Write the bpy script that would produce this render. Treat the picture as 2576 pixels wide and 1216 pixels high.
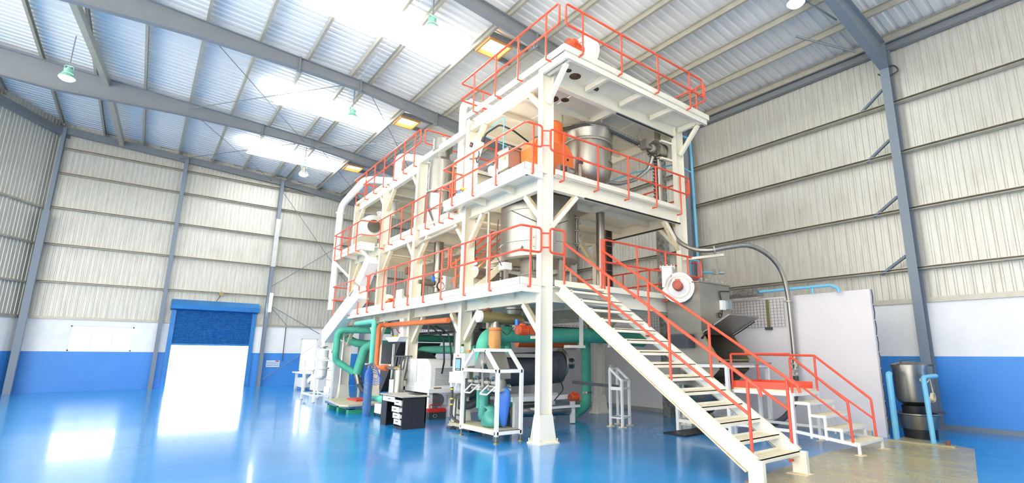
import bpy, bmesh, math, random
from mathutils import Vector, Matrix
random.seed(7)
S = bpy.context.scene
for o in list(bpy.data.objects): bpy.data.objects.remove(o)
COL = S.collection
# ---------------------------------------------------------------- camera
cam_d = bpy.data.cameras.new('camera'); cam = bpy.data.objects.new('camera', cam_d); COL.objects.link(cam)
cam_d.sensor_fit = 'HORIZONTAL'; cam_d.sensor_width = 36.0
cam_d.lens = 1270.83/2576*36.0
cam_d.shift_x = -(1381.1-1288)/2576; cam_d.shift_y = (629.57-608)/2576
cam_d.clip_start = .05; cam_d.clip_end = 300
_p, _y, _r = math.radians(11.8441), math.radians(38.6122), math.radians(.4037)
_F = Vector((math.sin(_y)*math.cos(_p), math.cos(_y)*math.cos(_p), math.sin(_p)))
_R = Vector((math.cos(_y), -math.sin(_y), 0)); _U = _R.cross(_F)
_R2 = math.cos(_r)*_R + math.sin(_r)*_U; _U2 = -math.sin(_r)*_R + math.cos(_r)*_U
cam.matrix_world = Matrix(((_R2.x,_U2.x,-_F.x,-6.0015),(_R2.y,_U2.y,-_F.y,-7.6471),(_R2.z,_U2.z,-_F.z,1.5571),(0,0,0,1)))
S.camera = cam
# ---------------------------------------------------------------- world, exposure
W = bpy.data.worlds.new('sky'); S.world = W; W.use_nodes = True
bg = W.node_tree.nodes['Background']; bg.inputs['Color'].default_value = (1,.985,.955,1); bg.inputs['Strength'].default_value = 3.2
_sl = bpy.data.lights.new('sun','SUN'); _sl.energy = 14; _sl.angle = .01; _sl.color = (1,.96,.9); _so = bpy.data.objects.new('sun',_sl); COL.objects.link(_so)
_so.rotation_euler = Vector((-.55,-.12,-.83)).to_track_quat('-Z','Y').to_euler()
S.view_settings.view_transform = 'Standard'; S.view_settings.look = 'None'
S.view_settings.exposure = 0.5; S.view_settings.gamma = 1; S.view_settings.use_curve_mapping = False
# ---------------------------------------------------------------- materials
def lin(h):
    h = h.lstrip('#'); c = [int(h[i:i+2],16)/255 for i in (0,2,4)]
    return tuple(x/12.92 if x <= .04045 else ((x+.055)/1.055)**2.4 for x in c)+(1,)
M = {}
def mat(name, col, rough=.5, metal=0, col2=None, scale=4., amt=.5, stretch=(1,1,1), bump=0, bscale=60, coat=0, emit=None, es=0, spec=.5, alpha=1, trans=0, rvar=0, lo=.4, hi=.7):
    m = bpy.data.materials.new(name); m.use_nodes = True; nt = m.node_tree; b = nt.nodes['Principled BSDF']
    c = lin(col); b.inputs['Base Color'].default_value = c; b.inputs['Roughness'].default_value = rough; b.inputs['Metallic'].default_value = metal
    b.inputs['Specular IOR Level'].default_value = spec; b.inputs['Coat Weight'].default_value = coat; b.inputs['Coat Roughness'].default_value = .06
    b.inputs['Transmission Weight'].default_value = trans; b.inputs['Alpha'].default_value = alpha
    if emit: b.inputs['Emission Color'].default_value = lin(emit); b.inputs['Emission Strength'].default_value = es
    if col2 or bump or rvar:
        tc = nt.nodes.new('ShaderNodeTexCoord'); mp = nt.nodes.new('ShaderNodeMapping'); mp.inputs['Scale'].default_value = stretch
        nt.links.new(tc.outputs['Object'], mp.inputs['Vector'])
    if col2 or rvar:
        n = nt.nodes.new('ShaderNodeTexNoise'); n.inputs['Scale'].default_value = scale; n.inputs['Detail'].default_value = 6; n.inputs['Roughness'].default_value = .65
        nt.links.new(mp.outputs[0], n.inputs['Vector'])
        r = nt.nodes.new('ShaderNodeMapRange'); r.inputs['From Min'].default_value = lo; r.inputs['From Max'].default_value = hi
        nt.links.new(n.outputs['Fac'], r.inputs['Value'])
    if col2:
        mul = nt.nodes.new('ShaderNodeMath'); mul.operation = 'MULTIPLY'; mul.inputs[1].default_value = amt; nt.links.new(r.outputs[0], mul.inputs[0])
        mx = nt.nodes.new('ShaderNodeMix'); mx.data_type = 'RGBA'; mx.inputs[6].default_value = c; mx.inputs[7].default_value = lin(col2)
        nt.links.new(mul.outputs[0], mx.inputs[0]); nt.links.new(mx.outputs[2], b.inputs['Base Color'])
    if rvar:
        rr = nt.nodes.new('ShaderNodeMapRange'); rr.inputs['To Min'].default_value = rough; rr.inputs['To Max'].default_value = rough+rvar
        nt.links.new(n.outputs['Fac'], rr.inputs['Value']); nt.links.new(rr.outputs[0], b.inputs['Roughness'])
    if bump:
        n2 = nt.nodes.new('ShaderNodeTexNoise'); n2.inputs['Scale'].default_value = bscale; n2.inputs['Detail'].default_value = 3
        nt.links.new(mp.outputs[0], n2.inputs['Vector'])
        bp = nt.nodes.new('ShaderNodeBump'); bp.inputs['Strength'].default_value = bump; bp.inputs['Distance'].default_value = .01
        nt.links.new(n2.outputs['Fac'], bp.inputs['Height']); nt.links.new(bp.outputs['Normal'], b.inputs['Normal'])
    M[name] = m; return m
mat('cream_paint', '#f5efdc', .32, 0, '#ecdfbe', 2.5, .45, bump=.02, bscale=8)
mat('cream_edge', '#efe2bd', .5, 0, '#c79a55', 9, .6)
mat('rail_orange', '#ee5638', .3, 0, '#e2482c', 5, .4)
mat('floor_blue', '#1a88cf', .13, 0, '#2f98d6', .35, .8, (1,1,1), rvar=.14, bump=.05, bscale=2.0, coat=.25)
mat('floor_tan', '#a8a184', .2, 0, '#c3b578', 3, .7, (1,.35,1), rvar=.15)
mat('wall_pinkish', '#e4dedd', .6, 0, '#dcd6d6', 1.5, .4)
mat('wall_white', '#fbfaf6', .55, 0, '#e4e4e6', 1.5, .4)
mat('wall_blue', '#4292e2', .42, 0, '#509ce6', 1.2, .4)
mat('cladding', '#d2cfc4', .36, .2, '#a39c86', 7, .55, (1.6,1.6,.13), lo=.45, hi=.75)
mat('roof_sheet', '#efede9', .34, .1, '#d3d1cc', 1.2, .4, (.1,2,1))
mat('steel_grey_paint', '#83878a', .42, 0, '#777b7e', 2, .4)
mat('steel_blue_grey', '#7d8a96', .45, 0, '#858a8a', 2, .5)
mat('galvanised', '#bdb8aa', .42, .35, '#a39b85', 4, .5)
mat('stainless', '#a9a59b', .33, .92, '#8e8a80', 3, .5, (4,4,.35), rvar=.1)
mat('stainless_dark', '#a19d94', .28, .92, '#6e6b64', 3, .5, (3,3,.4), rvar=.12)
mat('stainless_flat', '#a7a399', .38, .85, '#928e84', 1.6, .6, rvar=.1)
mat('orange_motor', '#f27a38', .38, 0, '#e06a24', 4, .4)
mat('motor_red_orange', '#d9582e', .42, 0, '#b8481f', 6, .5)
mat('white_machine', '#f4f3ee', .35, 0, '#e6e0d2', 3, .4)
mat('green_lagging', '#55b698', .62, 0, '#419f82', 5, .6, bump=.25, bscale=14)
mat('mint_lagging', '#69c6ab', .6, 0, '#57b399', 5, .5, bump=.2, bscale=16)
mat('orange_lagging', '#f0793f', .6, 0, '#dd6a33', 5, .5, bump=.2, bscale=16)
mat('blue_pipe', '#74bede', .35, 0, '#62aecf', 4, .4)
mat('shutter_blue', '#2f7fc4', .4, .1, '#4f93c9', 3, .5)
mat('black', '#1c1d20', .5, 0, '#26272a', 5, .4)
mat('dark_grey', '#44464a', .55, 0, '#55575a', 5, .5)
mat('black_wood', '#2b2a2d', .45, 0, '#1c1b1d', 3, .8, (14,14,.6))
mat('desk_top', '#b9b3a5', .4, 0, '#a9a395', 6, .4)
mat('beige_cloth', '#c9965a', .85, 0, '#b58248', 5, .6, bump=.3, bscale=20)
mat('white_cloth', '#dedad0', .85, 0, '#c9c3b6', 7, .5, bump=.3, bscale=20)
mat('green_bag', '#3f9080', .4, 0, '#7cc4ae', 3, .5, bump=.4, bscale=9)
mat('blue_bag', '#3a6fc0', .45, 0, '#2f5fae', 4, .6, bump=.4, bscale=9)
mat('clear_film', '#d5d7da', .2, 0, '#bfc2c6', 5, .4, bump=.5, bscale=14)
mat('red_paint', '#c8302e', .4)
mat('blue_steel', '#3b6a9c', .45, 0, '#8a7a6a', 8, .5, lo=.55, hi=.62)
mat('blue_hose', '#2f6fd6', .45)
mat('pallet_green', '#2f9a78', .5, 0, '#268263', 5, .5)
mat('scale_top', '#c2bb9f', .45, 0, '#a89f80', 4, .6)
mat('screen', '#7fb0dc', .15, 0, '#456fb0', 40, .9, emit='#8fb8e6', es=.35)
mat('green_light', '#30e070', .3, emit='#3cff86', es=5)
mat('red_led', '#ff4040', .3, emit='#ff3030', es=2)
mat('lamp_glow', '#ffffff', .3, emit='#d8fff0', es=30)
mat('lamp_glow_warm', '#ffffff', .3, emit='#fff0d0', es=6)
mat('tube_glow', '#ffffff', .3, emit='#f2fbff', es=14)
mat('lamp_green', '#8fc9b0', .4, .2)
mat('skylight', '#ffffff', .4, emit='#f6fbff', es=11)
mat('hatch_glow', '#fff2d8', .4, emit='#ffe8c4', es=3.0)
mat('hatch_frame', '#e0a25e', .5)
mat('window_glow', '#ffffff', .2, emit='#fbfdff', es=3.0)
mat('brass', '#9a8c5c', .4, .6)
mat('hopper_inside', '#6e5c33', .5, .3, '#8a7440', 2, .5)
mat('rust', '#8a5a44', .7, 0, '#6b4030', 8, .6)
mat('scorch', '#3a2c24', .8, 0, '#8a6a4a', 6, .7)
mat('concrete', '#dcdad4', .8, 0, '#b5b3ae', .8, .5)
mat('tread_worn', '#efe7cc', .55, 0, '#d8c684', 14, .7, bump=.5, bscale=45)
mat('wire', '#8d8d86', .4, .7)
mat('foil', '#a9a9a4', .35, .8, '#5b5955', 10, .9, bump=.6, bscale=30)
mat('blue_plastic', '#3f7fe0', .35)
mat('yellow', '#d8c23a', .5)
mat('gauge_white', '#f2f2ee', .4)
mat('clear_box', '#9aa3aa', .12, .1)
# ---------------------------------------------------------------- mesh builder
Z = Vector((0,0,1))
def V(a): return a if isinstance(a, Vector) else Vector(a)
def frame(d):
    d = d.normalized(); a = Z if abs(d.z) < .97 else Vector((1,0,0))
    x = d.cross(a).normalized(); y = x.cross(d).normalized(); return x, y
class MB:
    def __init__(s): s.v = []; s.f = []; s.mi = []
    def add(s, vs, fs, mi=0):
        n = len(s.v); s.v += [tuple(x) for x in vs]; s.f += [tuple(n+i for i in f) for f in fs]; s.mi += [mi]*len(fs); return s
    def box(s, x0, y0, z0, x1, y1, z1, mi=0):
        vs = [(x,y,z) for z in (z0,z1) for y in (y0,y1) for x in (x0,x1)]
        return s.add(vs, [(0,2,3,1),(4,5,7,6),(0,1,5,4),(2,6,7,3),(0,4,6,2),(1,3,7,5)], mi)
    def obox(s, c, ax, ay, az, mi=0):
        c, ax, ay, az = V(c), V(ax), V(ay), V(az)
        vs = [c+i*ax+j*ay+k*az for k in (-1,1) for j in (-1,1) for i in (-1,1)]
        return s.add(vs, [(0,2,3,1),(4,5,7,6),(0,1,5,4),(2,6,7,3),(0,4,6,2),(1,3,7,5)], mi)
    def bar(s, p, q, w, h=None, up=Z, mi=0):
        p, q = V(p), V(q); d = q-p; h = h or w; up = V(up)
        x = d.cross(up)
        if x.length < 1e-6: x = d.cross(Vector((1,0,0)))
        x.normalize(); y = x.cross(d).normalized()
        return s.obox((p+q)/2, x*w/2, d/2, y*h/2, mi)
    def ibeam(s, p, q, depth, width, up=Z, tf=.014, tw=.01, mi=0):
        p, q, up = V(p), V(q), V(up); d = (q-p).normalized(); x = d.cross(up).normalized(); y = x.cross(d).normalized(); L = (q-p)/2; c = (p+q)/2
        s.obox(c, x*tw/2, L, y*(depth/2-tf), mi)
        for k in (-1,1): s.obox(c+y*k*(depth-tf)/2, x*width/2, L, y*tf/2, mi)
        return s
    def channel(s, p, q, depth, width, side, t=.01, up=Z, mi=0):
        p, q, up, side = V(p), V(q), V(up), V(side); L = (q-p)/2; c = (p+q)/2; up = up.normalized()
        s.obox(c, side*t/2, L, up*depth/2, mi)
        for k in (-1,1): s.obox(c+side*width/2+up*k*(depth-t)/2, side*width/2, L, up*t/2, mi)
        return s
    def cyl(s, p, q, r, r2=None, seg=14, caps=True, mi=0):
        p, q = V(p), V(q); r2 = r if r2 is None else r2; x, y = frame(q-p)
        vs = []
        for c, rr in ((p,r),(q,r2)):
            for i in range(seg):
                a = 2*math.pi*i/seg; vs.append(c+(x*math.cos(a)+y*math.sin(a))*rr)
        fs = [(i,(i+1)%seg,seg+(i+1)%seg,seg+i) for i in range(seg)]
        if caps: fs += [tuple(range(seg-1,-1,-1)), tuple(range(seg,2*seg))]
        return s.add(vs, fs, mi)
    def lathe(s, prof, o, axis=Z, seg=28, mi=0, arc=None):
        o, axis = V(o), V(axis).normalized(); x, y = frame(axis); n = len(prof); vs = []
        for i in range(seg):
            a = 2*math.pi*i/seg
            for r, z in prof: vs.append(o+axis*z+(x*math.cos(a)+y*math.sin(a))*max(r,1e-4))
        fs = [(i*n+j, ((i+1)%seg)*n+j, ((i+1)%seg)*n+j+1, i*n+j+1) for i in range(seg) for j in range(n-1)]
        return s.add(vs, fs, mi)
    def tube(s, pts, r, seg=8, bend=0, closed=False, caps=True, mi=0, nb=4):
        pts = [V(p) for p in pts]
        if bend:
            out = []; n = len(pts)
            for i, p in enumerate(pts):
                if not closed and i in (0, n-1): out.append(p); continue
                a, b = pts[i-1]-p, pts[(i+1)%n]-p; la, lb = a.length, b.length
                if la < 1e-6 or lb < 1e-6: continue
                a.normalize(); b.normalize(); ang = a.angle(b)
                if ang > 3.05: out.append(p); continue
                t = min(bend/math.tan(ang/2) if math.tan(ang/2) > 1e-4 else bend, la*.49, lb*.49)
                p0, p1 = p+a*t, p+b*t
                for k in range(nb+1):
                    u = k/nb; out.append((1-u)**2*p0+2*u*(1-u)*p+u*u*p1)
            pts = out
        n = len(pts); T = []
        for i in range(n):
            if closed: d = (pts[(i+1)%n]-pts[i]).normalized()+(pts[i]-pts[i-1]).normalized()
            elif i == 0: d = pts[1]-pts[0]
            elif i == n-1: d = pts[-1]-pts[-2]
            else: d = (pts[i+1]-pts[i]).normalized()+(pts[i]-pts[i-1]).normalized()
            T.append(d.normalized() if d.length > 1e-9 else Z)
        x, _ = frame(T[0]); vs = []
        rr = r if isinstance(r, (list,tuple)) else None
        for i in range(n):
            x = (x-T[i]*x.dot(T[i])); x = x.normalized() if x.length > 1e-6 else frame(T[i])[0]
            y = T[i].cross(x); R = rr[min(i,len(rr)-1)] if rr else r
            for k in range(seg):
                a = 2*math.pi*k/seg; vs.append(pts[i]+(x*math.cos(a)+y*math.sin(a))*R)
        fs = []
        for i in range(n if closed else n-1):
            j = (i+1)%n
            for k in range(seg): fs.append((i*seg+k, i*seg+(k+1)%seg, j*seg+(k+1)%seg, j*seg+k))
        if not closed and caps: fs += [tuple(range(seg-1,-1,-1)), tuple((n-1)*seg+k for k in range(seg))]
        return s.add(vs, fs, mi)
    def prism(s, poly, d, mi=0):
        poly = [V(p) for p in poly]; d = V(d); n = len(poly)
        fs = [(i,(i+1)%n,n+(i+1)%n,n+i) for i in range(n)]+[tuple(range(n-1,-1,-1)), tuple(range(n,2*n))]
        return s.add(poly+[p+d for p in poly], fs, mi)
    def ball(s, c, r, seg=12, rings=8, sc=(1,1,1), mi=0):
        c = V(c); vs = []
        for j in range(rings+1):
            t = math.pi*j/rings
            for i in range(seg):
                a = 2*math.pi*i/seg; vs.append(c+Vector((max(math.sin(t),.001)*math.cos(a)*r*sc[0], max(math.sin(t),.001)*math.sin(a)*r*sc[1], math.cos(t)*r*sc[2])))
        return s.add(vs, [(j*seg+i, j*seg+(i+1)%seg, (j+1)*seg+(i+1)%seg, (j+1)*seg+i) for j in range(rings) for i in range(seg)], mi)
    def build(s, name, m, parent=None, smooth=True, ang=.6, origin=None):
        o0 = ORG.get(parent.name, Vector()) if parent else None
        if o0 is None:
            if origin is None:
                xs = [v[0] for v in s.v]; ys = [v[1] for v in s.v]; zs = [v[2] for v in s.v]
                o0 = Vector(((min(xs)+max(xs))/2, (min(ys)+max(ys))/2, min(zs)))
            else: o0 = V(origin)
        me = bpy.data.meshes.new(name)
        me.from_pydata([(v[0]-o0.x, v[1]-o0.y, v[2]-o0.z) for v in s.v], [], s.f)
        for k in (m if isinstance(m, (list,tuple)) else [m]): me.materials.append(M[k])
        me.polygons.foreach_set('material_index', s.mi)
        b = bmesh.new(); b.from_mesh(me); bmesh.ops.recalc_face_normals(b, faces=b.faces); b.to_mesh(me); b.free()
        if smooth:
            me.polygons.foreach_set('use_smooth', [True]*len(me.polygons)); me.set_sharp_from_angle(angle=ang)
        o = bpy.data.objects.new(name, me); COL.objects.link(o)
        if parent: o.parent = parent
        else: o.location = o0
        ORG[o.name] = o0.copy()
        return o
ORG = {}
def tag(o, label, cat, group=None):
    o['label'] = label; o['category'] = cat
    if group: o['group'] = group
    return o
def thing(name, label, cat, loc=(0,0,0), group=None):
    o = bpy.data.objects.new(name, None); COL.objects.link(o); o.location = loc; o.empty_display_size = .2; ORG[o.name] = V(loc)
    return tag(o, label, cat, group)
def struct(o): o['kind'] = 'structure'; return o
def inst(name, me, parent, loc, rz=0):
    o = bpy.data.objects.new(name, me); COL.objects.link(o); o.parent = parent
    o.location = V(loc)-ORG[parent.name]; o.rotation_euler = (0,0,rz); ORG[o.name] = V(loc); return o
def lab(o, l): o['label'] = l; return o
# ================================================================ SETTING
XR, YE, YN = 8.5, 21.2, -10.0
def zroof(x): return 9.85+.1*(8.5-x) if x > -1.3 else 10.83+.05*(-1.3-x)
fl = struct(MB().box(-17,-11,-.12,8.7,YE,0).build('floor', 'floor_blue', smooth=False))
MB().prism([(.3,-3.8,.0),(3.15,-3.55,0),(6.4,-3.75,0),(5.75,-4.98,0),(1.6,-5.9,0),(-1,-5.2,0)], (0,0,.006)).build('worn_floor_patch', 'floor_tan', fl, smooth=False)
struct(MB().box(-60,-60,-.3,60,70,-.13).build('trim_1', 'concrete', smooth=False))
wfr = struct(MB().box(-5,-10.3,0,8.7,-10.1,9.9).build('wall_front_unseen', 'wall_white', smooth=False))  # unseen wall behind the camera, added and sized to dim the right side
MB().box(-5,-10.1,0,8.7,-10.08,1.6).build('painted_dado','wall_blue',wfr,smooth=False)
ceil = bpy.data.objects.new('ceiling', None); COL.objects.link(ceil); ceil['kind'] = 'structure'; ORG['ceiling'] = Vector()
# corrugated roof sheets, one metre each, ribs run down the slope
def rib_profile(w, pitch=.2, h=.035):
    pr = []; n = int(round(w/pitch))
    for i in range(n):
        a = i*pitch; pr += [(a,0),(a+pitch*.5,0),(a+pitch*.62,h),(a+pitch*.85,h)]
    pr.append((w,0)); return pr
def sheet_mesh(name, m, L, wid=1.02, horizontal=True, h=.035):
    pr = rib_profile(wid, wid/4, h); me = bpy.data.meshes.new(name)
    vs = [(0,a,b) for a,b in pr]+[(L,a,b) for a,b in pr]; n = len(pr)
    me.from_pydata(vs, [], [(i,i+1,n+i+1,n+i) for i in range(n-1)]); me.materials.append(M[m]); return me
L1 = math.hypot(9.9,.98); L2 = math.hypot(14,.7)
ms1, ms2 = sheet_mesh('roof_sheet_right','roof_sheet',L1), sheet_mesh('roof_sheet_left','roof_sheet',L2)
y = YN
while y < YE+.6:
    for me, x0, ax, sgn in ((ms1,8.6,math.pi,1),(ms2,-1.3,math.pi,1)):
        o = bpy.data.objects.new('roof_sheet', me); COL.objects.link(o); o.parent = ceil
        x1 = -1.3 if x0 > 0 else -15.3
        d = Vector((x1-x0,0,zroof(x1 if x0 > 0 else -15.3)-zroof(x0 if x0 > 0 else -1.31))).normalized()
        yy = Vector((0,-1,0)); zz = d.cross(yy)
        o.matrix_local = Matrix(((d.x,yy.x,zz.x,x0),(d.y,yy.y,zz.y,y+1),(d.z,yy.z,zz.z,zroof(x0)),(0,0,0,1)))
    y += 1.0
PX = [8.25,7.0,5.72,4.44,3.16,1.88,.6,-.95,-1.65,-3.0,-4.35,-5.7,-7.05,-8.4,-9.75,-11.2]
for x in PX:
    z = zroof(x)-.03
    MB().channel((x,YN,z-.1),(x,YE,z-.1),.2,.065,(1 if x < -1 else -1,0,0),.012).build('purlin','galvanised',ceil,smooth=False)
m = MB()
for a, b in (((-7.75,YE-.1),(-8.05,14.6)),((-8.05,14.6),(-8.7,8.5)),((-8.7,8.5),(-9.3,-2))): m.bar((a[0],a[1],zroof(a[0])-.36),(b[0],b[1],zroof(b[0])-.36),.16,.26)
m.build('roof_strut','galvanised',ceil,smooth=False)
FY = [-3.8,2.4,8.5,14.6]
def rafter(y, bot):
    top = [(x,zroof(x)-.24) for x,_ in bot]; m = MB()
    m.prism([(x,y-.007,z) for x,z in bot]+[(x,y-.007,z) for x,z in reversed(top)], (0,.014,0))
    for line in (bot, top):
        for a, b in zip(line, line[1:]): m.bar((a[0],y,a[1]),(b[0],y,b[1]),.2,.016)
    for x in (bot[2][0], bot[3][0], bot[5][0]):        # stiffened splices
        zb = [z for xx,z in bot if xx == x][0]; zt = zroof(x)-.24
        m.box(x-.02,y-.1,zb-.06,x+.02,y+.1,zt+.03); m.box(x-.07,y-.02,zb-.1,x+.07,y+.02,zb)
    m.build('rafter','steel_grey_paint' if y > 0 else 'steel_blue_grey',ceil,smooth=False)
BOT = [(8.15,8.9),(5,9.42),(1.5,9.95),(-1.3,10.27),(-2.2,10.3),(-3.2,10.32),(-6,10.3),(-9.3,10.1),(-12,10.2)]
for yy in FY: rafter(yy, BOT)
m = MB()
for a, b in (((8.3,9.5),(-1.3,10.45)),((-1.3,10.45),(-9.9,10.9))): m.bar((a[0],YE-.12,a[1]),(b[0],YE-.12,b[1]),.16,.3)
m.build('end_rafter','steel_grey_paint',ceil,smooth=False)
for ya, yb in ((8.5,14.6),(14.6,YE-.1)):               # wind bracing rods under the roof
    for (xa, xb) in ((-5.7,-1.6),(-1.6,-5.7),(3.4,-1.0),(-1.0,3.4)):
        MB().tube([(xa,ya,zroof(xa)-.45),(xb,yb,zroof(xb)-.45)],.014,5).build('bracing_rod','steel_grey_paint',ceil)
for y0 in (5.0,11.4,17.4):                              # translucent roof lights
    MB().box(-3.3,y0-.5,10.52,.55,y0+.5,10.54).build('roof_light','skylight',ceil,smooth=False)
MB().box(-3.3,-1.6,10.52,.55,-.6,10.54).build('roof_light','skylight',ceil,smooth=False)
for y0 in (3.75,10.0,16.3):                             # framed hatches
    o = MB(); x0, x1, ya, yb, z0 = .66,1.34,y0-.33,y0+.4,10.34
    o.box(x0-.05,ya-.05,z0,x1+.05,ya,z0+.2).box(x0-.05,yb,z0,x1+.05,yb+.05,z0+.2).box(x0-.05,ya,z0,x0,yb,z0+.2).box(x1,ya,z0,x1+.05,yb,z0+.2)
    h = o.build('roof_hatch','hatch_frame',ceil,smooth=False)
    MB().box(x0,ya,z0+.14,x1,yb,z0+.15).build('hatch_pane','hatch_glow',h,smooth=False)
    t = MB()
    for yy in (ya-.09,yb+.09): t.box(.6,yy-.04,z0+.06,1.88,yy+.04,z0+.2)
    t.build('hatch_trimmer','steel_grey_paint',h,smooth=False)
# right wall ---------------------------------------------------------
wr = struct(MB().box(XR,YN+1,0,XR+.25,YE,2.86).build('wall_right', ['wall_white'], smooth=False))
wrb = MB().box(XR-.012,YN+1,0,XR,YE,1.61).build('painted_dado','wall_blue',wr,smooth=False)
def vsheet(name, H, wid=1.02):
    pr = []
    for i in range(6):
        a = i*wid/6; pr += [(a,0),(a+wid*.105,0),(a+wid*.115,.016),(a+wid*.155,.016)]
    pr.append((wid,0)); me = bpy.data.meshes.new(name); n = len(pr)
    me.from_pydata([(a,b,0) for a,b in pr]+[(a,b,H) for a,b in pr], [], [(i,i+1,n+i+1,n+i) for i in range(n-1)]); me.materials.append(M['cladding']); return me
vr = vsheet('cladding_right', 7.1)
y = YN+1
while y < YE-.3:
    inst('cladding_sheet', vr, wr, (XR+.06,y+1.0,2.8), -math.pi/2); y += 1.0
def girts_right(y0, y1):
    for z in (3.68,5.16,6.65,8.0):
        m = MB().channel((XR-.03,y0,z),(XR-.03,y1,z),.07,.16,(-1,0,0),.01,up=Z)
        m.v = m.v; m.build('girt','galvanised',wr,smooth=False)
ycol = [-9.8]+FY+[YE]
for a, b in zip(ycol, ycol[1:]): girts_right(a+.02, b-.02)
MB().box(XR-.14,YN+1,9.5,XR,YE,9.7).build('eave_beam','steel_grey_paint',wr,smooth=False)
MB().box(XR-.05,YN+1,2.86,XR+.02,YE,2.98).build('flashing','galvanised',wr,smooth=False)
for yy in FY:
    m = MB().ibeam((8.27,yy,0),(8.27,yy,9.6),.3,.2,up=(1,0,0),tf=.016)
    m.box(8.05,yy-.14,0,8.48,yy+.14,.02)
    c = m.build('column','steel_blue_grey',wr,smooth=False)
    k = MB()
    for z in (3.6,5.1,6.6,8.0): k.bar((8.4,yy+.75,z+.02),(8.2,yy+.12,z+.38),.06,.06)
    k.build('knee_brace','steel_blue_grey',c,smooth=False)
MB().box(XR-.09,YN+1,0,XR-.012,YE,.1).build('kerb','steel_blue_grey',wr,smooth=False)
wr_rod = MB().tube([(8.3,-3.6,8.9),(8.38,-3.75,8.75),(8.42,-4.05,8.85),(8.42,-3.95,9.05),(8.3,-3.8,9.0)],.02,6,.08).build('bracing_tail','dark_grey',wr)
# end wall -------------------------------------------------------------
DX0, DX1 = -4.85,-1.72
w_parts = [(-13,DX0),(DX1,.62),(1.42,XR)]
m = MB()
WX0, WX1, WZ0, WZ1 = -8.25,-6.2,1.62,2.66
m.box(-10.2,YE,0,WX0,YE+.2,2.9).box(WX1,YE,0,DX0,YE+.2,2.9).box(WX0,YE,0,WX1,YE+.2,WZ0).box(WX0,YE,WZ1,WX1,YE+.2,2.9)
m.box(DX1,YE,0,.62,YE+.2,2.9).box(.62,YE,0,1.42,YE+.2,.7).box(.62,YE,2.35,1.42,YE+.2,2.9).box(1.42,YE,0,XR+.2,YE+.2,2.9)
we = struct(m.build('wall_end','wall_white',smooth=False))
m = MB()
for a, b in ((-10.2,DX0),(DX1,.62),(1.42,XR)): m.box(a,YE-.012,0,b,YE,1.6)
m.box(.62,YE-.012,0,1.42,YE,.7)
m.build('painted_dado','wall_blue',we,smooth=False)
x = -10.4
vcache = {}
while x < XR:
    zt = zroof(x+.5)-.01; z0 = 2.84 if not (DX0-.15 < x and x+1 < DX1+.15) else 3.5
    key = round(zt-z0,1)
    me = vcache.get(key) or vsheet('cladding_end', zt-z0); vcache[key] = me
    inst('cladding_sheet', me, we, (x+1.0,YE+.05,z0), math.pi); x += 1.0
for z in (4.4,5.95,7.5,9.0,10.1):
    for a, b in ((-9.6,-5.4),(-5.25,-1.25),(-1.1,8.2)):
        bb = b if z < 10 else min(b,.5)
        MB().channel((a,YE-.03,z),(bb,YE-.03,z),.07,.14,(0,-1,0),.01).build('girt','galvanised',we,smooth=False)
MB().box(-10.2,YE-.05,2.9,DX0,YE+.02,3.0).box(DX1,YE-.05,2.9,XR,YE+.02,3.0).build('flashing','galvanised',we,smooth=False)
for xx in (-9.65,-5.33,-1.17,3.6):
    MB().ibeam((xx,YE-.2,0),(xx,YE-.2,zroof(xx)-.3),.24,.15,up=(0,1,0),tf=.014).build('column','steel_blue_grey',we,smooth=False)
for p, q in (((-1.1,YE-.25,9.9),(3.2,YE-.25,4.6)),((-1.1,YE-.25,4.9),(3.4,YE-.25,8.6)),((-1.0,YE-.3,3.9),(1.4,YE-.3,2.6)),((-1.0,YE-.3,.35),(1.2,YE-.3,2.0)),((-1.05,YE-.25,3.9),(-.2,YE-.3,2.95))):
    MB().tube([p,q],.018,5).build('bracing_rod','steel_grey_paint',we)
MB().box(-1.26,YE-.36,5.9,-1.06,YE-.2,8.4).build('column_casing','concrete',we,smooth=False)
MB().tube([(-.2,YE-.1,2.9),(-.2,YE-.1,1.2)],.02,6).build('conduit','dark_grey',we)
# windows in the end wall
def window(n, x0, x1, z0, z1, cols):
    f = MB()
    for a in (x0, x1-.05): f.box(a,YE+.02,z0,a+.05,YE+.1,z1)
    for a in (z0, z1-.05): f.box(x0,YE+.02,a,x1,YE+.1,a+.05)
    for i in range(1,cols): xx = x0+(x1-x0)*i/cols; f.box(xx-.02,YE+.03,z0,xx+.02,YE+.09,z1)
    w = struct(f.build('window_%d'%n,'white_machine',smooth=False))
    for i in range(cols):
        a, b = x0+(x1-x0)*i/cols, x0+(x1-x0)*(i+1)/cols
        MB().box(a+.02,YE+.055,z0+.03,b-.02,YE+.065,z1-.03).build('pane','window_glow',w,smooth=False)
window(1, WX0, WX1, WZ0, WZ1, 3); window(2, .62, 1.42, .7, 2.35, 1)
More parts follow.
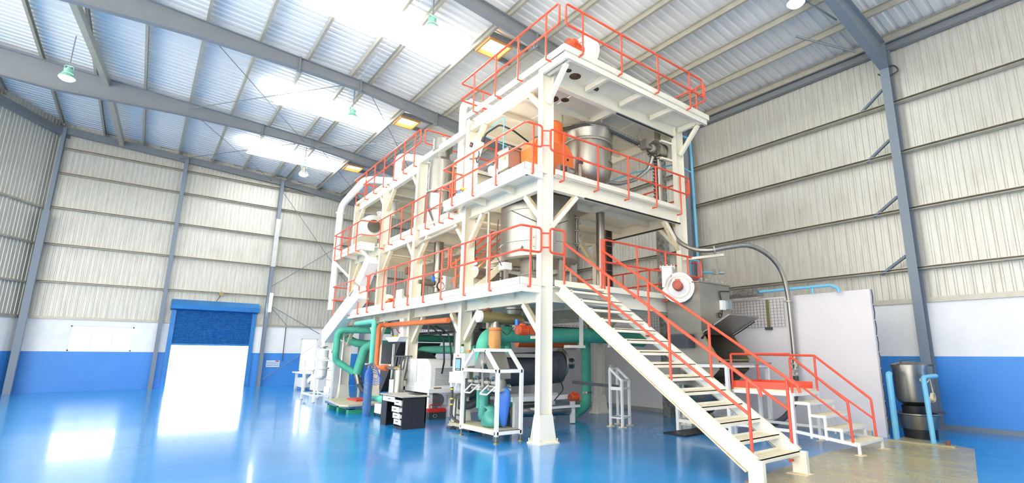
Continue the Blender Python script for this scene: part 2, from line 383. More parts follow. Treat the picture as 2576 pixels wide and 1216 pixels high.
# roller door
d = struct(MB().box(DX0-.14,YE-.12,0,DX0+.04,YE+.02,3.5).box(DX1-.04,YE-.12,0,DX1+.14,YE+.02,3.5).build('door_1','shutter_blue',smooth=False))
pr = [(DX0-.2,YE-.02,3.5),(DX0-.2,YE-.42,3.55),(DX0-.2,YE-.46,3.75),(DX0-.2,YE-.02,4.0)]
MB().prism(pr,(DX1-DX0+.4,0,0)).build('hood','shutter_blue',d,smooth=False)
m = MB(); z = 2.0; k = 0
while z < 3.55:
    m.prism([(DX0,YE-.02,z),(DX0,YE-.075,z+.012),(DX0,YE-.085,z+.03),(DX0,YE-.02,z+.052)],(DX1-DX0,0,0)); z += .056
m.box(DX0,YE-.02,1.95,DX1,YE-.012,3.55)
m.box(DX0,YE-.09,1.92,DX1,YE-.02,2.0)
m.build('curtain','shutter_blue',d,smooth=False)
# left wall (runs back towards the camera at an angle)
LA, LB = Vector((-9.75,YE,0)), Vector((-9.75,YE,0))+Vector((-.52,-.854,0))*9
ld = (LB-LA).normalized(); ln = Vector((ld.y,-ld.x,0))*-1
if ln.x < 0: ln = -ln
def lp(t, n, z): return LA+ld*t+ln*n+Vector((0,0,z))
wl = struct(MB().prism([lp(-.3,0,0),lp(9,0,0),lp(9,-.2,0),lp(-.3,-.2,0)],(0,0,2.9)).build('wall_left','wall_white',smooth=False))
MB().prism([lp(0,.012,0),lp(9,.012,0),lp(9,0,0),lp(0,0,0)],(0,0,1.6)).build('painted_dado','wall_blue',wl,smooth=False)
vl = vsheet('cladding_left', 8.5)
ang = math.atan2(ld.y, ld.x)
for i in range(9): inst('cladding_sheet', vl, wl, lp(i+1.0,-.03,2.84) if False else lp(i,-.03,2.84), ang)
for z in (4.3,5.9,7.4): MB().bar(lp(.2,.06,z),lp(9,.06,z),.12,.07).build('girt','galvanised',wl,smooth=False)
MB().bar(lp(-.3,.12,10.75),lp(9,.12,10.75),.2,.3).build('eave_beam','steel_grey_paint',wl,smooth=False)
MB().bar(lp(0,.03,2.95),lp(9,.03,2.95),.1,.12).build('flashing','galvanised',wl,smooth=False)
MB().box(-9.72,YE-.75,0,-9.5,YE-.5,7.2).build('downpipe_casing','steel_blue_grey',wl,smooth=False)
# partition
pw = struct(MB().box(6.0,-3.55,0,6.15,YE-.3,3.0).build('wall_partition','wall_pinkish',smooth=False))
MB().box(5.93,-3.3,0,6.0,YE-.4,.1).build('kerb','galvanised',pw,smooth=False)
for i in range(9): MB().tube([(6.09,-3.555,.05+i*.33),(6.12,-3.56,.2+i*.33),(6.1,-3.555,.36+i*.33)],.012,5).build('broken_edge','dark_grey',pw)
m = MB()
for xa, xb in ((8.7,-1.3),(-1.3,-15.2)):
    za, zb_ = zroof(xa), zroof(xb)
    m.prism([(xa,YE+.09,za-.3),(xb,YE+.09,zb_-.3),(xb,YE+.09,zb_+.12),(xa,YE+.09,za+.12)],(0,.03,0))
m.build('gable_flashing','steel_grey_paint',we,smooth=False)
# ================================================================ PLATFORM TOWER
T = thing('process_platform','cream painted three level steel platform tower with orange railings in the middle of the hall','platform')
CY = [0,3.05,6.0,8.7,11.7]; WX = 4.41
ZB = {1:(2.58,2.87,3.0),2:(4.86,5.15,5.27),3:(7.2,7.49,7.62),4:(6.98,7.27,7.4)}
def column(x, y, h):
    c = MB().ibeam((x,y,0),(x,y,h),.3,.14,up=(1,0,0),tf=.014,tw=.01).build('column','cream_paint',T,smooth=False)
    m = MB().box(x-.23,y-.19,0,x+.23,y+.19,.025)
    for sx in (-1,1):
        m.prism([(x+sx*.15,y-.07,.5),(x+sx*.15,y+.07,.5),(x+sx*.15,y+.12,.02),(x+sx*.15,y-.12,.02)],(sx*.012,0,0))
        m.prism([(x+sx*.15,y-.005,.5),(x+sx*.21,y-.005,.02),(x+sx*.15,y-.005,.02)],(0,.012,0))
    for sy in (-1,1): m.prism([(x-.15,y+sy*.075,.5),(x+.15,y+sy*.075,.5),(x+.19,y+sy*.14,.02),(x-.19,y+sy*.14,.02)],(0,sy*.012,0))
    m.build('base_plate','cream_paint',c,smooth=False)
    b = MB()
    for sx in (-1,1):
        for sy in (-1,1): b.cyl((x+sx*.2,y+sy*.165,.02),(x+sx*.2,y+sy*.165,.09),.013,seg=6)
    b.build('anchor_bolts','cream_edge',c)['kind'] = 'stuff'
for i, y in enumerate(CY):
    for x in (0, WX): column(x, y, 7.49 if i < 2 else 7.25)
def beam(p, q, depth=.29, w=.13, name='beam'): return MB().ibeam(p,q,depth,w,tf=.013,tw=.01).build(name,'cream_paint',T,smooth=False)
def level(lv, y0, y1, x0=0, x1=WX):
    zb, zt, zl = ZB[lv]; zc = (zb+zt)/2
    ys = [y for y in CY if y0-.01 <= y <= y1+.01]
    for a, b in zip(ys, ys[1:]):
        for x in (x0, x1): beam((x,a+.07,zc),(x,b-.07,zc))
        n = 3; xs = [x0+(x1-x0)*k/4 for k in range(1,4)]
        for x in xs[1:2]: beam((x,a+.06,zc+.05),(x,b-.06,zc+.05),.19,.09,'joist')
        for k in range(1,3):
            yy = a+(b-a)*k/3
            beam((x0+.06,yy,zc+.06),(x1-.06,yy,zc+.06),.17,.09,'joist')
        for k in range(3):                       # deck plates, each its own with open joints
            for j in range(4):
                ya, yb = a+(b-a)*k/3, a+(b-a)*(k+1)/3; xa, xb = x0+(x1-x0)*j/4, x0+(x1-x0)*(j+1)/4
                MB().box(xa+.008,ya+.008,zt+.002,xb-.008,yb-.008,zt+.022).build('deck_plate','cream_paint',T,smooth=False)
    for y in ys: beam((x0+.15,y,zc),(x1-.15,y,zc))
def lip(p, q, lv, out):
    # upstand kick plate on a small ledge along a deck edge
    zb, zt, zl = ZB[lv]; p, q = Vector((p[0],p[1],0)), Vector((q[0],q[1],0)); o = Vector((out[0],out[1],0))
    m = MB(); m.bar(p+o*.045+Z*(zl-.065),q+o*.045+Z*(zl-.065),.03,.13); m.bar(p+o*.02+Z*(zt+.006),q+o*.02+Z*(zt+.006),.08,.012)
    return m.build('kick_plate','cream_paint',T,smooth=False)
level(1,0,11.7); level(2,0,11.7); level(3,0,3.05); level(4,6.0,11.7)
# level 1 walkway along the long side
def walkway(lv, xo, ya, yb, front=True, back=True):
    zb, zt, zl = ZB[lv]
    MB().channel((xo,ya,zt-.055),(xo,yb,zt-.055),.17,.06,(1,0,0)).build('edge_channel','cream_paint',T,smooth=False)
    MB().bar((xo-.02,ya,zl-.065),(xo-.02,yb,zl-.065),.03,.13).build('kick_plate','cream_paint',T,smooth=False)
    for yy, f in ((ya,front),(yb,back)):
        MB().bar((xo-.035,yy,zl-.065),(-.15,yy,zl-.065),.03,.13).build('kick_plate','cream_paint',T,smooth=False)
        MB().channel((xo,yy,zt-.055),(-.15,yy,zt-.055),.17,.05,(0,1 if yy == ya else -1,0)).build('edge_channel','cream_paint',T,smooth=False)
    n = max(1,round((yb-ya)/1.0))
    for k in range(n):
        a, b = ya+(yb-ya)*k/n, ya+(yb-ya)*(k+1)/n
        MB().box(xo+.02,a+.01,zt+.002,-.01,b-.01,zt+.02).build('deck_plate','cream_paint',T,smooth=False)
        if k:
            MB().prism([(-.06,a-.03,zt),(xo+.03,a-.03,zt),(xo+.03,a-.03,zt-.08),(-.06,a-.03,zt-.16)],(0,.06,0)).build('cantilever_bracket','cream_paint',T,smooth=False)
walkway(1,-.6,-.07,10.3); walkway(2,-.55,-.1,3.35); walkway(2,-.62,9.2,12.2)
MB().bar((-.6,12.15,5.0),(-.05,11.75,4.35),.12,.09).build('knee_brace','cream_paint',T,smooth=False)
MB().bar((-.55,9.3,5.0),(-.05,8.8,4.35),.1,.08).build('knee_brace','cream_paint',T,smooth=False)
lip((.15,-.1),(WX+.35,-.1),1,(0,-1)); lip((.15,-.1),(WX-.15,-.1),2,(0,-1))
lip((0,3.35),(0,9.2),2,(-1,0)); lip((-.0,5.9),(-.0,11.9),4,(-1,0)); lip((0,5.85),(WX,5.85),4,(0,-1))
# level 3 deck overhangs the front
zb, zt, zl = ZB[3]
for j in range(4):
    xa, xb = -.1+4.65*j/4, -.1+4.65*(j+1)/4
    MB().box(xa+.006,-.78,zt+.002,xb-.006,-.01,zt+.02).build('deck_plate','cream_paint',T,smooth=False)
for j in range(5):
    x = (0,1.1,2.2,3.3,WX)[j]; MB().bar((x,-.06,zt-.07),(x,-.76,zt-.07),.08,.13).build('joist','cream_paint',T,smooth=False)
MB().channel((-.15,-.8,zt-.05),(4.6,-.8,zt-.05),.16,.06,(0,1,0)).build('edge_channel','cream_paint',T,smooth=False)
MB().bar((-.2,-.83,zl-.065),(4.65,-.83,zl-.065),.03,.13).build('kick_plate','cream_paint',T,smooth=False)
MB().bar((-.2,-.83,zl-.065),(-.2,3.15,zl-.065),.03,.13).build('kick_plate','cream_paint',T,smooth=False)
MB().bar((4.64,-.83,zl-.065),(4.64,3.15,zl-.065),.03,.13).build('kick_plate','cream_paint',T,smooth=False)
MB().bar((-.12,-.8,zt-.07),(-.12,0,zt-.07),.06,.15).build('edge_channel','cream_paint',T,smooth=False)
for x in (0,WX): MB().bar((x,-.66,zt-.14),(x,-.08,6.72),.1,.08,up=(1,0,0)).build('knee_brace','cream_paint',T,smooth=False)
# fire-blackened cut-outs burnt in the underside of the top deck
for (x,y,r) in ((.62,-.22,.13),(.36,-.3,.07),(1.32,-.1,.1),(.55,.5,.12),(.86,.85,.15),(1.12,.7,.1)):
    MB().lathe([(0,0),(r,0),(r,.006),(0,.006)],(x,y,zt-.004),seg=11).build('scorched_cutout','scorch',T)
# knee braces
def knee(x, y, dx, dy, lv, s=.62):
    z = ZB[lv][0]
    b = MB().bar((x+dx*(.1+s),y+dy*(.04+s),z-.01),(x+dx*.14,y+dy*.05,z-.05-s),.09,.1,up=(abs(dy),abs(dx),0)).build('knee_brace','cream_paint',T,smooth=False)
    e = MB()
    n = Vector((abs(dy),abs(dx),0)); d = (Vector((dx*(.1+s),dy*(.04+s),-.01))-Vector((dx*.14,dy*.05,-.05-s))).normalized(); u = n.cross(d)
    c0 = Vector((x+dx*(.1+s),y+dy*(.04+s),z-.01)); c1 = Vector((x+dx*.14,y+dy*.05,z-.05-s))
    for k in (-1,1): e.bar(c0+u*k*.054,c1+u*k*.054,.1,.007,up=u)
    e.build('worn_flange','cream_edge',b,smooth=False)
for i, y in enumerate(CY):
    for lv in (1,2): 
        for dy in (-1,1):
            if (i == 0 and dy < 0) or (i == 4 and dy > 0): continue
            knee(0,y,0,dy,lv); knee(WX,y,0,dy,lv)
    lv = 3 if i < 2 else 4
    for dy in (-1,1):
        if (i in (0,2) and dy < 0) or (i in (1,4) and dy > 0): continue
        knee(0,y,0,dy,lv,.55)
knee(0,0,1,0,2,.72); knee(WX,0,-1,0,2,.6); knee(0,0,0,-1,3,.001) if False else None
knee(WX,3.05,-1,0,2,.6); knee(WX,3.05,1,0,1,.01) if False else None
# sloping tie beam between the two upper decks
MB().bar((-.02,3.0,7.28),(-.02,6.0,7.3),.14,.17).build('tie_beam','cream_paint',T,smooth=False)
# ---------------------------------------------------------------- railings
RT, RM = .0225, .0175
def railing(path, zt, zm, posts, zf, closed=True, links=None, skip_loop=False):
    P = [(x,y,zt) for x,y in path]; Q = [(x,y,zm) for x,y in reversed(path)]
    m = MB()
    if closed: m.tube(P+Q, RT, 8, .07, closed=True)
    else: m.tube(P,RT,8,.07); m.tube(Q,RM,8,.07)
    for a, b in links or []: m.tube([a,b],RM,8)
    r = m.build('railing','rail_orange',T)
    for (x,y,fx,fy) in posts:
        MB().tube([(x,y,zt),(x,y,zf),(x+fx,y+fy,zf)],RT,8).build('post','rail_orange',r,origin=(0,0,0))
    return r
L1t, L1m, L1f = 3.98, 3.5, 2.83
f = .13
railing([(-.66,2.62),(-.66,-.1),(-.2,-.14)],L1t,L1m,[(-.66,y,f,0) for y in (.96,2.0)]+[(-.45,-.14,0,f)],L1f,
        links=[((-.2,-.14,3.88),(-.06,-.24,3.88)),((-.2,-.14,3.6),(-.06,-.24,3.6))])
railing([(-.66,7.95),(-.66,2.74)],L1t,L1m,[(-.66,y,f,0) for y in (3.08,4.03,4.96,5.88,6.73)],L1f)
railing([(1.0,11.8),(-.66,11.8),(-.66,8.1)],L1t,L1m,[(-.66,y,f,0) for y in (8.0,8.85,9.75,11.5)],L1f)
railing([(-.06,-.24),(.3,-.24)],L1t,L1m,[(.3,-.24,0,f)],L1f)
railing([(1.42,-.22),(4.85,-.22)],L1t,L1m,[(x,-.22,0,f) for x in (1.42,2.45,3.45,4.3)],L1f)
railing([(4.9,-.1),(4.9,3.4)],L1t-.05,L1m,[(4.9,y,-f,0) for y in (.5,1.5,2.5)],L1f)
railing([(4.9,3.55),(4.9,9.0)],L1t-.05,L1m,[(4.9,y,-f,0) for y in (3.7,4.9,6.1,7.4)],L1f)
L2t, L2m, L2f = 6.1, 5.64, 5.06
railing([(.0,3.4),(-.6,3.4),(-.6,-.12),(-.22,-.16)],L2t,L2m,[(-.6,y,f,0) for y in (2.86,1.89,.93)]+[(-.42,-.14,0,f),(-.25,3.4,0,-f)],L2f,
        links=[((-.22,-.16,6.0),(-.08,-.26,6.0)),((-.22,-.16,5.68),(-.08,-.26,5.68))])
railing([(-.08,-.26),(4.46,-.26)],L2t-.06,L2m-.05,[(x,-.26,0,f) for x in (.27,1.23,2.19,3.16,4.1)],L2f-.03)
railing([(4.6,-.1),(4.6,3.4)],L2t-.06,L2m-.05,[(4.6,y,-f,0) for y in (.3,1.3,2.4)],L2f-.03)
railing([(.9,3.5),(4.3,3.5)],L2t-.06,L2m-.05,[(x,3.5,0,f) for x in (1.2,2.4,3.6)],L2f)
railing([(-.2,3.62),(-.2,9.05),(-.68,9.12),(-.68,12.15),(.3,12.2)],L2t-.12,L2m-.14,[(-.2,y,f,0) for y in (3.75,4.3,5.14,6.07,6.85,7.8,8.6)]+[(-.68,y,f,0) for y in (9.5,10.3,11.1,11.9)],L2f-.06,closed=False)
L3t, L3m, L3f = 8.44, 7.98, 7.4
railing([(1.0,3.1),(-.36,3.1),(-.36,-.86)],L3t,L3m,[(-.36,y,f,0) for y in (2.42,1.44,.54,-.44)]+[(.3,3.1,0,-f)],L3f)
railing([(-.25,-.93),(4.3,-.93)],L3t,L3m,[(x,-.93,0,f) for x in (.2,1.33,2.55,3.75)],L3f+.1)
railing([(4.5,-.85),(4.5,3.1)],L3t,L3m,[(4.5,y,f,0) for y in (-.6,.5,1.6,2.7)],L3f+.1)
L4t, L4m, L4f = 8.22, 7.78, 7.16
railing([(-.2,5.82),(-.2,11.9),(.9,11.95)],L4t,L4m,[(-.2,y,f,0) for y in (6.2,7.0,7.8,8.7,9.6,10.5,11.5)]+[(.3,11.95,0,-f)],L4f)
railing([(-.1,5.75),(2.6,5.75)],L4t,L4m,[(x,5.75,0,f) for x in (.5,1.5,2.4)],L4f)
# ================================================================ STAIRCASE
ST = thing('staircase','cream steel staircase with orange handrails climbing from the floor to the first deck','staircase',(.8,-2.2,0))
SX0, SX1 = .24, 1.3
y0, z0, y1, z1 = -.2, 2.86, -3.98, .24
for x, sx in ((SX0,1),(SX1,-1)):
    m = MB(); d = Vector((0,y1-y0,z1-z0)).normalized(); u = Vector((0,-d.z,d.y)); u = u if u.z > 0 else -u
    m.channel((x,y0,z0-.02),(x,y1-.02,z1),.2,.07,(-sx,0,0),.012,up=u)
    m.box(x-.07 if sx > 0 else x,y1-.16,0,x if sx > 0 else x+.07,y1+.04,.3)
    s = m.build('stringer','cream_paint',ST,smooth=False)
    MB().bar(Vector((x-sx*.045,y0,z0-.02))-u*.108,Vector((x-sx*.045,y1,z1))-u*.108,.09,.012,up=u).build('worn_flange','cream_edge',s,smooth=False)
    MB().box(x-.12,y1-.2,0,x+.12,y1+.08,.014).build('foot_plate','cream_edge',s,smooth=False)
NT = 14
for i in range(NT):
    t = i/(NT-1); z = .3+(2.78-.3)*t; yc = -3.93+(3.93-.42)*t
    m = MB().box(SX0,yc-.13,z-.012,SX1,yc+.13,z).box(SX0,yc-.13,z-.055,SX1,yc-.12,z).box(SX0,yc+.12,z-.04,SX1,yc+.13,z+.03)
    tr = m.build('tread','cream_paint',ST,smooth=False)
    MB().box(SX0+.14,yc-.11,z,SX1-.1,yc+.1,z+.004).build('worn_surface','tread_worn',tr,smooth=False)
MB().box(SX0,-.34,2.86,SX1+.1,-.08,2.9).build('top_landing','cream_paint',ST,smooth=False)
def stair_rail(x, hook):
    zt = lambda y: 3.74+(y+.22)*(2.58/3.9); h = .44
    m = MB().tube([(x,-.24,zt(-.22)),(x,-4.1,zt(-4.1)),(x,-4.13,zt(-4.1)-.1)],RT,8,.04)
    m.tube([(x,-.24,zt(-.22)-h),(x,-3.95,zt(-3.95)-h)],RT,8)
    r = m.build('handrail','rail_orange',ST)
    s = -1 if x < .8 else 1
    for y in (-1.46,-2.72,-3.95):
        zf = .3+(y+3.93)*(2.48/3.51)-.12
        MB().tube([(x,y,zt(y)),(x,y,zf),(x-s*.1,y,zf)],RT,8).build('post','rail_orange',r)
    if s > 0: MB().tube([(x,-.24,3.98),(x,-.24,2.86)],RT,8).build('post','rail_orange',r)
stair_rail(SX0-.0+.04,True); stair_rail(SX1+.02,True)
# ================================================================ EQUIPMENT ON THE DECKS
D1, D2, D3, D4 = 2.892, 5.172, 7.512, 7.292
def ring(m, c, axis, n, R, r=.012, h=.02, mi=0):
    c, axis = V(c), V(axis).normalized(); x, y = frame(axis)
    for i in range(n):
        a = 2*math.pi*(i+.5)/n; p = c+(x*math.cos(a)+y*math.sin(a))*R; m.cyl(p-axis*h/2, p+axis*h/2, r, seg=6, mi=mi)
    return m
def motor(parent, p, d, r, L, m='motor_red_orange', name='motor', box=True):
    p, d = V(p), V(d).normalized(); x, y = frame(d); mb = MB()
    mb.lathe([(0,0),(r*.9,0),(r,.02),(r,L*.22),(r*.86,L*.24),(r*.86,L*.8),(r,L*.82),(r,L*.95),(r*.5,L)],p,d,20)
    for i in range(14):
        a = 2*math.pi*i/14; n = x*math.cos(a)+y*math.sin(a); t = n.cross(d)
        mb.obox(p+d*L*.52+n*r*.9, n*r*.1, t*r*.03, d*L*.28)
    o = mb.build(name, m, parent)
    if box: MB().obox(p+d*L*.5+Z*r*1.08, x*r*.5, d*L*.17, Z*r*.25).build('terminal_box', m, o, smooth=False)
    g = MB(); 
    for rr in (.3,.55,.78): g.lathe([(r*rr,-.004),(r*rr+.008,-.004),(r*rr+.008,.004),(r*rr,.004)],p,d,16)
    g.build('fan_grille','dark_grey',o)
    return o
def blower(name, label, c, axis, R, wd, outdir, group=None, base=None, mlen=.32, mr=.12, flip=False):
    c, axis = V(c), V(axis).normalized(); u = V(outdir).normalized(); w = axis.cross(u)*(-1 if flip else 1)
    t = thing(name, label, 'blower', (c.x,c.y,c.z-R), group)
    N = 36; prof = []
    for i in range(N):
        a = 2*math.pi*i/N; rr = R*(.82+.18*i/N); prof.append(c+(w*math.cos(a)+u*math.sin(a))*rr-axis*wd/2)
    m = MB().prism(prof, axis*wd)
    m.obox(c+w*R*.66+u*R*.62, w*R*.3, u*R*.62, axis*wd/2)
    sc = m.build('scroll_housing','white_machine',t,ang=.5)
    f = MB().cyl(c+w*R*.66+u*R*1.22, c+w*R*.66+u*R*1.28, R*.5); ring(f, c+w*R*.66+u*R*1.25, u, 10, R*.43, .012, .09)
    f.build('outlet_flange','white_machine',t)
    p = MB().lathe([(R*.62,0),(R*.72,0),(R*.72,.012),(R*.62,.012)],c-axis*(wd/2+.012),axis,28); ring(p, c-axis*(wd/2+.006), axis, 14, R*.7, .01, .03)
    p.build('side_plate_bolts','galvanised',t)
    motor(t, c-axis*(wd/2+mlen), axis, mr, mlen)
    MB().cyl(c-axis*(wd/2+.02), c-axis*wd/2, R*.5).build('mounting_plate','white_machine',t)
    if base is not None:
        b = MB(); x = w if abs(w.z) < .5 else u
        for k in (-1,1): b.bar(c+x*k*R*.7-Z*R*.2, V((c.x+x.x*k*R*.8, c.y+x.y*k*R*.8, base)), .06, .06, up=axis)
        b.bar(V((c.x,c.y,base+.02))-x*R, V((c.x,c.y,base+.02))+x*R, wd, .04)
        b.build('support_frame','white_machine',t,smooth=False)
    return t
blower('centrifugal_blower','white centrifugal blower with orange motor on the topmost deck corner',(1.1,-.02,8.32),(1,.12,0),.38,.26,(0,1,.1),base=D3,mlen=.46,mr=.13)
# orange vertical gear drive on deck two
t = thing('gear_drive','large bright orange vertical motor and gearbox beside the steel mixer','gearbox',(.85,.95,D2))
m = MB().prism([(.25,.7,5.66),(1.3,.7,5.66),(1.38,.7,5.86),(1.38,.7,6.12),(1.2,.7,6.36),(.3,.7,6.3),(.22,.7,6.1)],(0,.5,0))
m.box(.3,.62,5.75,.66,.7,6.18).build('gearbox','orange_motor',t,smooth=False)
m = MB().lathe([(0,0),(.2,0),(.2,.12),(.17,.14),(.17,.46),(.185,.48),(.185,.6),(.12,.66),(0,.67)],(1.02,.95,6.32),Z,24)
for i in range(20):
    a = 2*math.pi*i/20; m.obox((1.02+.178*math.cos(a),.95+.178*math.sin(a),6.63),(.01*math.cos(a),.01*math.sin(a),0),(-.005*math.sin(a),.005*math.cos(a),0),(0,0,.16))
m.build('drive_motor','orange_motor',t)
MB().box(1.14,.78,6.5,1.24,1.1,6.72).build('terminal_box','orange_motor',t,smooth=False)
MB().cyl((1.2,.69,6.0),(1.2,.7,6.0),.03).cyl((.45,.61,6.1),(.45,.62,6.1),.025).build('oil_plug','black',t)
MB().lathe([(.3,0),(.3,.1),(.22,.2),(.24,.5)],(.85,.95,D2),Z,20).build('pedestal','orange_motor',t)
# mixer
t = thing('mixer_vessel','round stainless mixer with flared lid under the topmost deck','mixer',(2.3,1.2,D2))
m = MB().lathe([(.0,5.6),(.3,5.62),(.52,5.82),(.6,6.05),(.6,6.78),(.58,6.79)],(2.3,1.2,0),Z,40)
m.build('drum','stainless',t)
m = MB().lathe([(.585,6.79),(.64,6.79),(.64,6.83),(.6,6.84),(.66,7.0),(.68,7.1),(.62,7.18),(.3,7.19),(0,7.19)],(2.3,1.2,0),Z,40)
m.build('flared_lid','stainless',t)
m = MB().lathe([(.59,6.76),(.645,6.76),(.645,6.79),(.59,6.79)],(2.3,1.2,0),Z,40); ring(m,(2.3,1.2,6.77),Z,20,.625,.012,.05); m.build('bolted_flange','galvanised',t)
dr = MB()
for i in range(7):
    a0 = math.radians(-75+i*8); p = lambda a,z,r=.612: (2.3+r*math.cos(a),1.2+r*math.sin(a),z)
    a1 = math.radians(-75+i*8+8)
    for z in (6.28,6.62): dr.bar(p(a0,z),p(a1,z),.03,.035)
for a in (-75,-19): dr.bar(p(math.radians(a),6.26),p(math.radians(a),6.64),.04,.035,up=(1,0,0))
for a in (-75,-19):
    for z in (6.33,6.57): dr.cyl(p(math.radians(a),z,.6),p(math.radians(a),z,.68),.016,seg=8)
dr.build('inspection_door','stainless_flat',t)
for a in (40,130,220,310):
    x, y = 2.3+.46*math.cos(math.radians(a)), 1.2+.46*math.sin(math.radians(a)); MB().box(x-.04,y-.04,D2,x+.04,y+.04,5.9).build('support_leg','stainless_flat',t,smooth=False)
MB().cyl((2.3,1.2,5.35),(2.3,1.2,5.62),.16).build('outlet','stainless_dark',t)
# inspection box
t = thing('sampling_box','square stainless feed box with flanged lid on the second deck','feed box',(.1,1.42,D2))
MB().box(-.1,1.22,5.68,.3,1.62,6.12).box(-.06,1.26,D2,.26,1.58,5.68).build('body','stainless_flat',t,smooth=False)
MB().box(-.13,1.19,6.1,.33,1.65,6.14).box(-.12,1.2,5.66,.32,1.64,5.69).build('flange','stainless_flat',t,smooth=False)
MB().box(-.108,1.36,5.84,-.1,1.48,5.96).build('sight_frame','galvanised',t,smooth=False); MB().obox((-.11,1.42,5.9),(.004,0,0),(0,.03,.03),(0,-.03,.03)).build('sight_glass','hopper_inside',t,smooth=False)
MB().cyl((-.05,1.25,6.14),(-.05,1.25,6.18),.02,seg=8).cyl((.1,1.25,6.14),(.1,1.25,6.18),.02,seg=8).cyl((-.05,1.55,6.14),(-.05,1.55,6.18),.02,seg=8).build('lid_clamps','galvanised',t)
def fitting(name, label, cat, c, ax=(1,0,0), r=.05, L=.3, m1='stainless_dark', m2='blue_plastic'):
    c, ax = V(c), V(ax).normalized(); t = thing(name,label,cat,c)
    MB().cyl(c-ax*L/2,c+ax*L/2,r).cyl(c-ax*L/2,c-ax*(L/2-.02),r*1.5).cyl(c+ax*(L/2-.02),c+ax*L/2,r*1.5).build('body',m1,t)
    MB().cyl(c+Z*r,c+Z*(r+.1),r*.35).cyl(c+Z*(r+.1),c+Z*(r+.22),r*.8).build('actuator',m2,t); return t
# lamp, control box
t = thing('flood_light','lit round flood lamp hung beside the feed box on the second deck','lamp',(-.05,1.85,5.72))
MB().lathe([(.03,.16),(.09,.1),(.13,0),(.12,0),(.08,.09),(0,.14)],(-.1,1.85,5.75),(.75,.35,.75),20).build('reflector','lamp_green',t)
MB().lathe([(0,.012),(.115,.012)],(-.1,1.85,5.75),(.75,.35,.75),20).build('lens','lamp_glow',t)
L = bpy.data.lights.new('flood_beam','POINT'); L.energy = 60; L.color = (1,.93,.8); L.shadow_soft_size = .1; lo = bpy.data.objects.new('flood_beam',L); COL.objects.link(lo); lo.parent = t; lo.location = (-.2,-.1,.1)
MB().tube([(-.05,1.87,5.88),(-.02,1.9,5.95),(-.02,1.9,D2)],.015,6).build('stand','blue_pipe',t)
t = thing('control_box','tilted white control box with a red display at the column','control box',(-.2,2.5,6.3))
MB().obox((-.22,2.46,6.5),(.0,.1,.06),(.11,0,0),(0,-.09,.15)).build('enclosure','white_machine',t,smooth=False)
MB().obox((-.34,2.48,6.55),(0,.06,.036),(.006,0,0),(0,-.03,.05)).build('display','black',t,smooth=False)
MB().obox((-.35,2.48,6.55),(0,.02,.012),(.003,0,0),(0,-.008,.014)).build('red_digit','red_led',t,smooth=False)
MB().bar((-.2,2.75,6.3),(-.2,2.4,6.22),.05,.03).build('bracket','rust',t,smooth=False)
MB().tube([(-.2,2.35,6.38),(-.22,2.3,6.2),(-.2,2.4,6.08),(-.18,2.5,6.2),(-.15,2.4,6.35)],.014,6,.05).build('cable','black',t)
# cable tray over the mixer
t = thing('cable_tray','wire mesh cable tray full of black cables above the mixer','cable tray',(2.3,.9,6.9))
path = [Vector(p) for p in ((1.2,2.0,6.98),(1.45,1.2,7.02),(1.75,.72,7.05),(2.2,.56,7.08),(2.8,.5,7.0),(3.4,.42,6.9),(4.0,.34,6.82))]
wires = MB(); cabs = MB()
for k in range(5): wires.tube([p+Vector((0,0,.1*(k/4))) + Vector((.0,-.02,0)) for p in path],.006,4)
for k in range(4): wires.tube([p+Vector((.02*k,.04*k,0)) for p in path],.006,4)
for a, b in zip(path, path[1:]):
    n = max(2,int((b-a).length/.1))
    for i in range(n):
        p = a.lerp(b,i/n); wires.bar(p+Vector((0,-.02,0)),p+Vector((0,-.02,.1)),.006,.006); wires.bar(p+Vector((0,-.02,0)),p+Vector((.06,.12,0)),.006,.006)
wires.build('wire_mesh','wire',t,smooth=False)
for k in range(7): cabs.tube([p+Vector((.01*k,.015*k,.015+.02*(k%3))) for p in path],.013,5)
cabs.build('cables','black',t)
for i in (1,3,5): MB().bar(path[i]+Vector((.02,.03,-.03)),path[i]+Vector((.02,.03,.44)),.05,.03).build('hanger','galvanised',t,smooth=False)
tag(MB().tube([(.2,.12,7.19),(.2,.2,6.85),(.6,.9,6.75),(1.4,1.1,7.0)],.014,5,.1).build('grey_cable','dark_grey'),'grey cables dropping beside the near column to the cable tray','cable')
# rotary valve at the right column
t = thing('rotary_valve','grey steel rotary valve fixed to the right hand column','valve',(3.98,.3,6.6))
c = Vector((3.98,.3,6.84))
m = MB().cyl(c+Vector((-.16,-.02,0)),c+Vector((.16,.02,0)),.19,seg=24).cyl(c+Vector((-.2,-.02,0)),c+Vector((-.16,-.02,0)),.23,seg=24).cyl(c+Vector((.16,.02,0)),c+Vector((.2,.02,0)),.23,seg=24)
m.build('body','stainless_dark',t)
m = ring(MB(),c+Vector((-.19,-.02,0)),(1,.1,0),12,.2,.014,.06); m.cyl(c+Vector((-.3,-.03,0)),c+Vector((-.2,0,0)),.1); m.build('end_bolts','galvanised',t)
m = MB()
for z in (7.07,6.6): m.lathe([(.08,0),(.15,0),(.15,.03),(.08,.03)],(3.98,.3,z),Z,20); ring(m,(3.98,.3,z+.015),Z,8,.125,.014,.06)
m.build('flange','stainless',t)
MB().box(3.4,.2,6.75,3.5,.4,7.0).build('gear_cover','stainless_flat',t,smooth=False); MB().cyl((3.5,.3,6.86),(3.8,.3,6.84),.07).build('drive_shaft','stainless_dark',t)
MB().bar((3.9,.15,6.58),(4.4,.1,6.58),.08,.05).bar((3.9,.15,7.05),(4.4,.1,7.05),.1,.05).build('bracket','cream_paint',t,smooth=False)
t = thing('conveying_pipe','vertical stainless conveying pipe through the second deck by the right column','pipe',(4.05,.32,D2))
